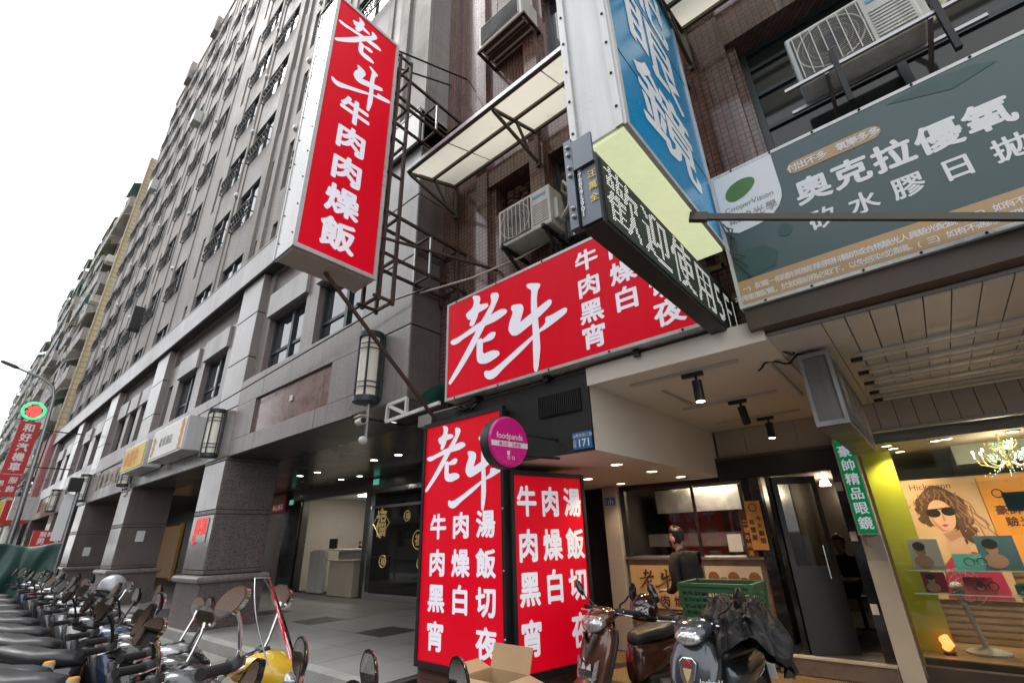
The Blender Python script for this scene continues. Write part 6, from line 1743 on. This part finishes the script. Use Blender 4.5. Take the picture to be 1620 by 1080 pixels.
mk('shield_frame', MB().prism([(-.07, .09), (-.04, .12), (.04, .12), (.07, .09), (.05, -.02), (.0, -.1), (-.05, -.02)], Oe, Ue, Ve, .022), 'chrome', jk, bevel=.006)
mk('shield_badge', MB().lathe([(.024, 0), (.02, .01), (.001, .012)], Oe + Ve * .085 + Vector((0, .022, .006)), (0, 1, .3), 16), 'lens_red', jk)
mk('shield_inset', MB().prism([(-.035, .05), (.035, .05), (.02, .0), (0, -.04), (-.02, .0)], Oe + Vector((0, .0225, .006)), Ue, Ve, .004), 'bill_tan', jk)
mk('name_script', MB().text('JockeyV', Oe + Vector((-.0, -.012, 0)), Vector((-.93, -.36, 0)).normalized(), Ve, .15, -.03, .055, sx=.9, latin=True, lift=.045), 'sign_white_plain', jk)
jk.location = (-1.72, 4.62, GZ); jk.rotation_euler = (0, 0, R(180 - 4))
helmet((-2.42, 4.72, .84), .135, 'helmet_black', 'glossy black helmet sitting on the brown scooter', 2.6, .25)

# green plastic crate on the carrier
cr = thing('plastic_crate', 'green slatted plastic crate strapped behind the slate scooter', 'crate', (-1.86, 5.34, .70))
mat('crate_green', (.03, .11, .05), .45, var=.2, vsc=5)
cx, cyy, w2, d2, z0, z1 = -1.86, 5.34, .34, .24, .69, 1.03
fl_ = lambda f: .9 + .1 * f                       # walls lean outwards
def cpt(sx_, sy_, f): return Vector((cx + sx_ * w2 * fl_(f), cyy + sy_ * d2 * fl_(f), z0 + (z1 - z0) * f))
corners = [(-1, -1), (1, -1), (1, 1), (-1, 1)]
mk('floor', MB().box(cx - w2 * .88, cx + w2 * .88, cyy - d2 * .88, cyy + d2 * .88, z0, z0 + .015), 'crate_green', cr)
for a in range(4):
    A_, B_ = corners[a], corners[(a + 1) % 4]
    sd_ = MB()
    for f in (.04, .2, .36, .52, .68, .84):
        sd_.bar(cpt(*A_, f), cpt(*B_, f), .012, .02)
    nbar = 10 if a % 2 == 0 else 7
    for k in range(nbar + 1):
        t_ = k / nbar
        sx_, sy_ = A_[0] + (B_[0] - A_[0]) * t_, A_[1] + (B_[1] - A_[1]) * t_
        sd_.bar(cpt(sx_, sy_, 0), cpt(sx_, sy_, .95), .010)
    mk('slatted_side', sd_, 'crate_green', cr)
    mk('rim', MB().bar(cpt(*A_, 1), cpt(*B_, 1), .035, .03).bar(cpt(*A_, .9), cpt(*B_, .9), .014, .05), 'crate_green', cr)
    mk('corner_post', MB().bar(cpt(*A_, 0), cpt(*A_, 1), .035), 'crate_green', cr)
mk('carrier', MB().bar((cx - .2, cyy - .2, .68), (cx - .2, cyy + .2, .68), .02).bar((cx + .2, cyy - .2, .68), (cx + .2, cyy + .2, .68), .02).tube([(cx + .22, cyy, .68), (cx + .26, cyy - .05, .35), (cx + .16, cyy - .2, .2)], .008, 6), 'galv', cr)
# rain coat thrown over bars and seat
ct_ = thing('raincoat', 'crumpled dark raincoat thrown over the slate scooter', 'coat', (-1.6, 4.7, .6))
nu, nv = 120, 70
grid = []
rid = lambda p, q: 1 - 2.2 * abs(mnoise.noise(p * q))          # sharp creases
for j in range(nv + 1):
    f = j / nv
    r_ = []
    for i in range(nu + 1):
        a = 2 * math.pi * i / nu
        rad = .31 * min(1, f * 1.45) ** .8 + .10 * max(0, f - .55)        # bundled on the bars, then hanging
        drop = .06 * f + .66 * max(0, f - .5) ** 1.05 * (1 + .35 * math.sin(a * 2 + .6))
        hang = min(1, max(0, f - .2) * 1.7)
        fold = hang * (.16 * math.sin(a * 5 + 1.1 + 2.0 * f) + .09 * math.sin(a * 11 - 3.1 * f) + .04 * math.sin(a * 23 + 4 * f))
        x = -1.52 + math.cos(a) * rad * .86 * (1 + fold) + .03 * f
        y = 4.60 + math.sin(a) * rad * 1.15 * (1 + fold)
        p = Vector((x, y + .6 * x, f * .8))
        ridge = .10 * rid(p, 4.5) + .045 * rid(p + Vector((3, 1, 2)), 9.5) + .018 * rid(p, 21)
        q_ = .03 * mnoise.noise(p * 7)
        r_.append((x + q_ * math.cos(a) * 2, y + q_ * math.sin(a) * 2, .90 - drop + ridge * (.45 + .55 * (1 - f)) - .08 * math.sin(a) * f))
    grid.append(r_)
mk('cloth', MB().loft(grid, cap=False, closed=False), mat('rain_cloth', (.014, .014, .017), .5, var=.3, vsc=5, spec=.35, bump=.8, bsc=14), ct_, smooth='all')

# cardboard box
cb = thing('cardboard_box', 'open brown cardboard box standing in front of the red corner sign', 'box', (-3.28, 3.5, GZ))
bx0, bx1, by0, by1, bz = -3.5, -3.04, 3.34, 3.7, .42
mk('side', MB().box(bx0, bx1, by0, by0 + .008, GZ, bz), 'cardboard', cb)
mk('side', MB().box(bx0, bx1, by1 - .008, by1, GZ, bz), 'cardboard', cb)
mk('side', MB().box(bx0, bx0 + .008, by0 + .009, by1 - .009, GZ, bz), 'cardboard', cb)
mk('side', MB().box(bx1 - .008, bx1, by0 + .009, by1 - .009, GZ, bz), 'cardboard', cb)
for o_, u_, v_, w_ in (((bx0, by0, bz), X_, (0, -.8, -.15), .46), ((bx0, by1, bz), X_, (0, .3, .95), .46)):
    mk('flap', MB().prism([(0, 0), (w_, 0), (w_, .2), (0, .2)], o_, u_, v_, .006), 'cardboard', cb)
for o_, v_ in (((bx0, by0, bz), (-.85, 0, .25)), ((bx1, by0, bz), (.9, 0, -.2))):
    mk('flap', MB().prism([(0, 0), (.36, 0), (.36, .2), (0, .2)], o_, Y_, v_, .006), 'cardboard', cb)

# ------------------------------------------------------------------ people
def skin_body(name, joints, edges, m_, parent, root=0, sub=2):
    me = bpy.data.meshes.new(name)
    o0 = ORG[parent]
    me.from_pydata([(j[0] - o0.x, j[1] - o0.y, j[2] - o0.z) for j in joints], edges, [])
    o = bpy.data.objects.new(name, me)
    COL.objects.link(o); o.parent = parent; ORG[o] = o0
    sk = o.modifiers.new('skin', 'SKIN'); sk.use_smooth_shade = True
    for v_, j in zip(me.skin_vertices[0].data, joints):
        v_.radius = (j[3], j[4] if len(j) > 4 else j[3]); v_.use_root = False
    me.skin_vertices[0].data[root].use_root = True
    s_ = o.modifiers.new('subdivision', 'SUBSURF'); s_.levels = s_.render_levels = sub
    me.materials.append(MATS[m_])
    return o

def head(t, c, face, mask=True, hair_m='hair'):
    """head with face towards the unit vector `face` (horizontal)"""
    f_ = Vector(face).normalized(); s_ = Z_.cross(f_)
    B = lambda a, b, z: c + f_ * a + s_ * b + Z_ * z
    rings = []
    for z, rf, rb, w_ in ((-.12, .045, .0, .04), (-.105, .075, .03, .052), (-.07, .09, .06, .064), (-.03, .094, .085, .07), (.02, .095, .098, .075), (.06, .09, .1, .075), (.095, .075, .085, .065), (.118, .045, .05, .04), (.125, .01, .01, .01)):
        rings.append([B((rf if math.cos(a) > 0 else rb) * math.cos(a), w_ * math.sin(a), z) for a in [2 * math.pi * k / 18 for k in range(18)]])
    h = mk('head', MB().loft(rings), 'skin', t, smooth='all')
    mk('nose', MB().loft([[B(.09, -.008, .01), B(.09, .008, .01), B(.096, 0, .015)], [B(.088, -.016, -.035), B(.088, .016, -.035), B(.118, 0, -.028)]]), 'skin', h, smooth='all')
    for q in (-1, 1):
        mk('ear', MB().loft([sellv(B(-.005, q * .072, -.01), f_, Z_, s_ * q, a_, b_, d_) for a_, b_, d_ in ((.02, .033, 0), (.022, .036, .012), (.012, .024, .018))]), 'skin', h, smooth='all')
        mk('eye', MB().ball(B(.086, q * .03, .012), .011, 10, 6), 'black_gloss', h, smooth=True)
    mk('mouth', MB().ball(B(.088, 0, -.062), (.012, .012, .005), 10, 6), mat('lip', (.35, .15, .13), .5), h, smooth=True)
    hr = []
    for z, k_, lo in ((-.06, 1.03, 1), (-.02, 1.05, 1), (.02, 1.06, 1), (.06, 1.06, 0), (.1, 1.08, 0), (.128, 1.05, 0), (.142, .6, 0), (.146, .1, 0)):
        base = {-.06: (.06, .072), -.02: (.088, .074), .02: (.1, .077), .06: (.102, .077), .1: (.085, .067), .128: (.06, .05), .142: (.05, .045), .146: (.03, .03)}[z]
        rr_ = []
        for k in range(18):
            a = math.pi * (.5 if lo else .0) + (math.pi if lo else 2 * math.pi) * k / (17 if lo else 18)
            rr_.append(B(base[0] * k_ * math.cos(a) * (1 if math.cos(a) < 0 else .97), base[1] * k_ * math.sin(a), z + .007 * math.sin(k * 5) + (.022 if not lo and math.cos(a) > .3 else 0)))
        hr.append(rr_)
        if z == .02: hr.append([p + Z_ * .055 for p in rr_])
    mk('hair', MB().loft(hr[:4], cap=False, closed=False).loft(hr[4:], cap=True), hair_m, h, smooth='all')
    if mask:
        rows = [[B(.1 * math.cos(a) * k_ + .004, .078 * math.sin(a), z) for a in [R(-72 + 144 * j / 10) for j in range(11)]] for z, k_ in ((-.022, 1.08), (-.05, 1.1), (-.08, 1.0), (-.108, .8))]
        mk('mask', MB().loft(rows, cap=False, closed=False), 'cloth_black', h, smooth='all')
    return h

def sellv(c, u_, v_, n_, a, b, d):
    return [c + u_ * a * math.cos(t_) + v_ * b * math.sin(t_) + n_ * d for t_ in [2 * math.pi * k / 12 for k in range(12)]]

def hand(t, w0, d, nrm, m_='skin'):
    """palm with five curled fingers starting at wrist w0, pointing along d"""
    d = Vector(d).normalized(); n_ = Vector(nrm).normalized(); s_ = d.cross(n_).normalized()
    j = [(*w0, .024, .018), (*(w0 + d * .04), .034, .016), (*(w0 + d * .085), .036, .015)]
    e = [(0, 1), (1, 2)]
    for k, (off, ln) in enumerate(((-.028, .062), (-.010, .074), (.009, .07), (.027, .054))):
        a = w0 + d * .085 + s_ * off
        p1, p2, p3 = a + d * ln * .4 + n_ * .004, a + d * ln * .75 + n_ * .016, a + d * ln * .95 + n_ * .036
        i0 = len(j)
        j += [(*p1, .0095), (*p2, .009), (*p3, .0075)]
        e += [(2, i0), (i0, i0 + 1), (i0 + 1, i0 + 2)]
    i0 = len(j)
    th = w0 + d * .035 - s_ * .032
    j += [(*th, .012), (*(th + d * .03 - s_ * .018 + n_ * .01), .0105), (*(th + d * .058 - s_ * .02 + n_ * .022), .0085)]
    e += [(1, i0), (i0, i0 + 1), (i0 + 1, i0 + 2)]
    return skin_body('hand', j, e, m_, t, 0, 1)

def person(label, base, face, pose='stand', scale_=1.0, mask=True, cloth='cloth_black'):
    base = Vector(base); f_ = Vector(face).normalized(); s_ = Z_.cross(f_)
    t = thing('person', label, 'person', base)
    P = lambda a, b, z: base + (f_ * a + s_ * b) * scale_ + Z_ * z * scale_
    if pose == 'stand':                              # leaning a little forward, head bowed, one forearm raised
        J = [(0, 0, .95, .18, .14), (.02, 0, 1.12, .175, .14), (.06, 0, 1.28, .195, .145), (.09, 0, 1.39, .165, .115), (.11, 0, 1.455, .06, .06), (.125, 0, 1.50, .052, .052),
             (.085, .18, 1.39, .085), (.10, .235, 1.28, .07), (.06, .255, 1.13, .062), (.16, .23, 1.02, .042), (.27, .19, 1.02, .033),
             (.085, -.18, 1.39, .085), (.10, -.235, 1.28, .07), (.07, -.255, 1.13, .062), (.17, -.22, 1.03, .042), (.27, -.17, 1.04, .033),
             (0, .09, .90, .10), (.01, .10, .70, .085), (.02, .10, .50, .065), (.0, .105, .30, .06), (-.02, .105, .10, .045),
             (0, -.09, .90, .10), (.0, -.10, .70, .085), (.0, -.10, .50, .065), (-.02, -.105, .30, .06), (-.04, -.105, .10, .045)]
        E_ = [(0, 1), (1, 2), (2, 3), (3, 4), (4, 5), (3, 6), (6, 7), (7, 8), (8, 9), (9, 10), (3, 11), (11, 12), (12, 13), (13, 14), (14, 15), (0, 16), (16, 17), (17, 18), (18, 19), (19, 20), (0, 21), (21, 22), (22, 23), (23, 24), (24, 25)]
        hc, wr = P(.155, 0, 1.615), [(P(.27, .19, 1.02), 1), (P(.27, -.17, 1.04), -1)]
        feet = [(-.02, .105), (-.04, -.105)]
    else:                                            # seated, forearms on the desk
        J = [(0, 0, .55, .15, .12), (0, 0, .72, .14, .11), (.03, 0, .88, .15, .11), (.05, 0, 1.0, .14, .095), (.06, 0, 1.055, .055, .055), (.065, 0, 1.10, .05, .05),
             (.05, .17, 1.0, .066), (.08, .22, .86, .052), (.12, .23, .74, .047), (.24, .19, .74, .04), (.33, .14, .76, .032),
             (.05, -.17, 1.0, .066), (.08, -.22, .86, .052), (.12, -.23, .74, .047), (.24, -.19, .74, .04), (.33, -.14, .76, .032),
             (.1, .1, .53, .095), (.3, .11, .52, .08), (.44, .11, .48, .065), (.45, .11, .28, .055), (.43, .11, .09, .044),
             (.1, -.1, .53, .095), (.3, -.11, .52, .08), (.44, -.11, .48, .065), (.45, -.11, .28, .055), (.43, -.11, .09, .044)]
        E_ = [(0, 1), (1, 2), (2, 3), (3, 4), (4, 5), (3, 6), (6, 7), (7, 8), (8, 9), (9, 10), (3, 11), (11, 12), (12, 13), (13, 14), (14, 15), (0, 16), (16, 17), (17, 18), (18, 19), (19, 20), (0, 21), (21, 22), (22, 23), (23, 24), (24, 25)]
        hc, wr = P(.085, 0, 1.215), [(P(.33, .14, .76), 1), (P(.33, -.14, .76), -1)]
        feet = [(.43, .11), (.43, -.11)]
    skin_body('body', [(*P(j[0], j[1], j[2]), j[3] * scale_, (j[4] if len(j) > 4 else j[3]) * scale_) for j in J], E_, cloth, t)
    for w_, q in wr: hand(t, w_, f_ - s_ * q * .25, -Z_)
    for a, b in feet:
        mk('shoe', MB().loft([sellv(P(a - .07 + .26 * k, b, .045 - .012 * k), s_, Z_, f_, .042 - .01 * (k == 1), .04 - .015 * k, 0) for k in (0, .3, .7, 1)]), 'black', t, smooth='all')
    mk('neck', MB().tube([hc - Z_ * .18 - f_ * .03, hc - Z_ * .07], .05, 14), 'skin', t, smooth=True)
    head(t, hc, f_, mask)
    return t
person('man in a black jacket and mask standing at the restaurant counter', (-2.52, 6.3, GZ), (-.93, .22, 0), 'stand', .985)
person('receptionist in dark clothes seated behind the white counter', (-16.35, 10.5, .1), (.5, -.86, 0), 'sit', 1.1)
person('diner in dark clothes seated deep inside the restaurant doorway', (-1.35, 9.9, .05), (-.6, -.8, 0), 'sit', 1.0, False)
solo('desk_monitor', MB().box(-17.0, -16.5, 9.55, 9.6, 1.36, 1.68).box(-16.8, -16.7, 9.57, 9.6, 1.34, 1.4), 'black', 'black monitor standing on the white reception counter', 'monitor', bevel=.008)
solo('dining_table', MB().box(-1.9, -1.2, 9.1, 9.6, .76, .8).box(-1.58, -1.52, 9.33, 9.39, .05, .76).box(-1.75, -1.35, 9.2, 9.5, .05, .08), 'wood_dark', 'dark wooden table inside the restaurant in front of the seated diner', 'table', bevel=.006)
solo('stool', MB().lathe([(.17, .42), (.17, .46), (.001, .46)], (-1.35, 9.95, .05), Z_, 20).tube([(-1.35, 9.95, .05), (-1.35, 9.95, .48)], .03, 10).lathe([(.16, 0), (.15, .02)], (-1.35, 9.95, .05), Z_, 20), 'black', 'round black stool under the seated diner', 'stool')

# ------------------------------------------------------------------ the other side of the street (seen in panes and mirrors)
tile('terracotta', (.66, .46, .36), (.61, .42, .33), (.4, .3, .25), .2, .07, .01, .7, offset=.5, streak=.06)
tile('pale_front', (.74, .70, .64), (.70, .66, .6), (.55, .52, .48), .2, .1, .01, .6, streak=.06)
opp = [(-62, -30, 22, 'pale_front', 'pale plastered block across the street'), (-29.9, -9, 15, 'terracotta', 'terracotta brick block across the street with white balconies'), (-8.9, 12, 13, 'pale_front', 'lower pale block across the street opposite the restaurant')]
for x0, x1, h, m_, lb in opp:
    t = thing('street_building', lb, 'building', ((x0 + x1) / 2, -17, -.3))
    op_ = []
    n = int((x1 - x0) / 3.4)
    for b in range(n):
        for k in range(int((h - 1) / 3.2)):
            xa = x0 + .9 + b * 3.4
            op_.append((xa, xa + 1.7, 1.0 + k * 3.2, 2.8 + k * 3.2))
    w = mk('wall', sheet(-x1, -x0, -.3, h, 17, .3, [(-b_, -a_, c_, d_) for a_, b_, c_, d_ in op_]), m_, t)
    w.data.transform(Matrix.Translation(ORG[t]) .to_4x4()); w.data.transform(Matrix.Rotation(math.pi, 4, 'Z')); w.data.transform(Matrix.Translation(-ORG[t]))
    mk('roof', MB().add([(x0, -17, h), (x1, -17, h), (x1, -30, h), (x0, -30, h)], [(0, 1, 2, 3)]), 'grey_panel', t)
    mk('rooms', MB().box(x0 + .1, x1 - .1, -17.4, -17.32, -.2, h - .1), 'glass_dark', t)
    for k in range(1, int(h / 3.2)):
        mk('balcony', MB().box(x0 + .3, x1 - .3, -16.99, -16.2, .2 + k * 3.2, .8 + k * 3.2), 'balcony_white', t)
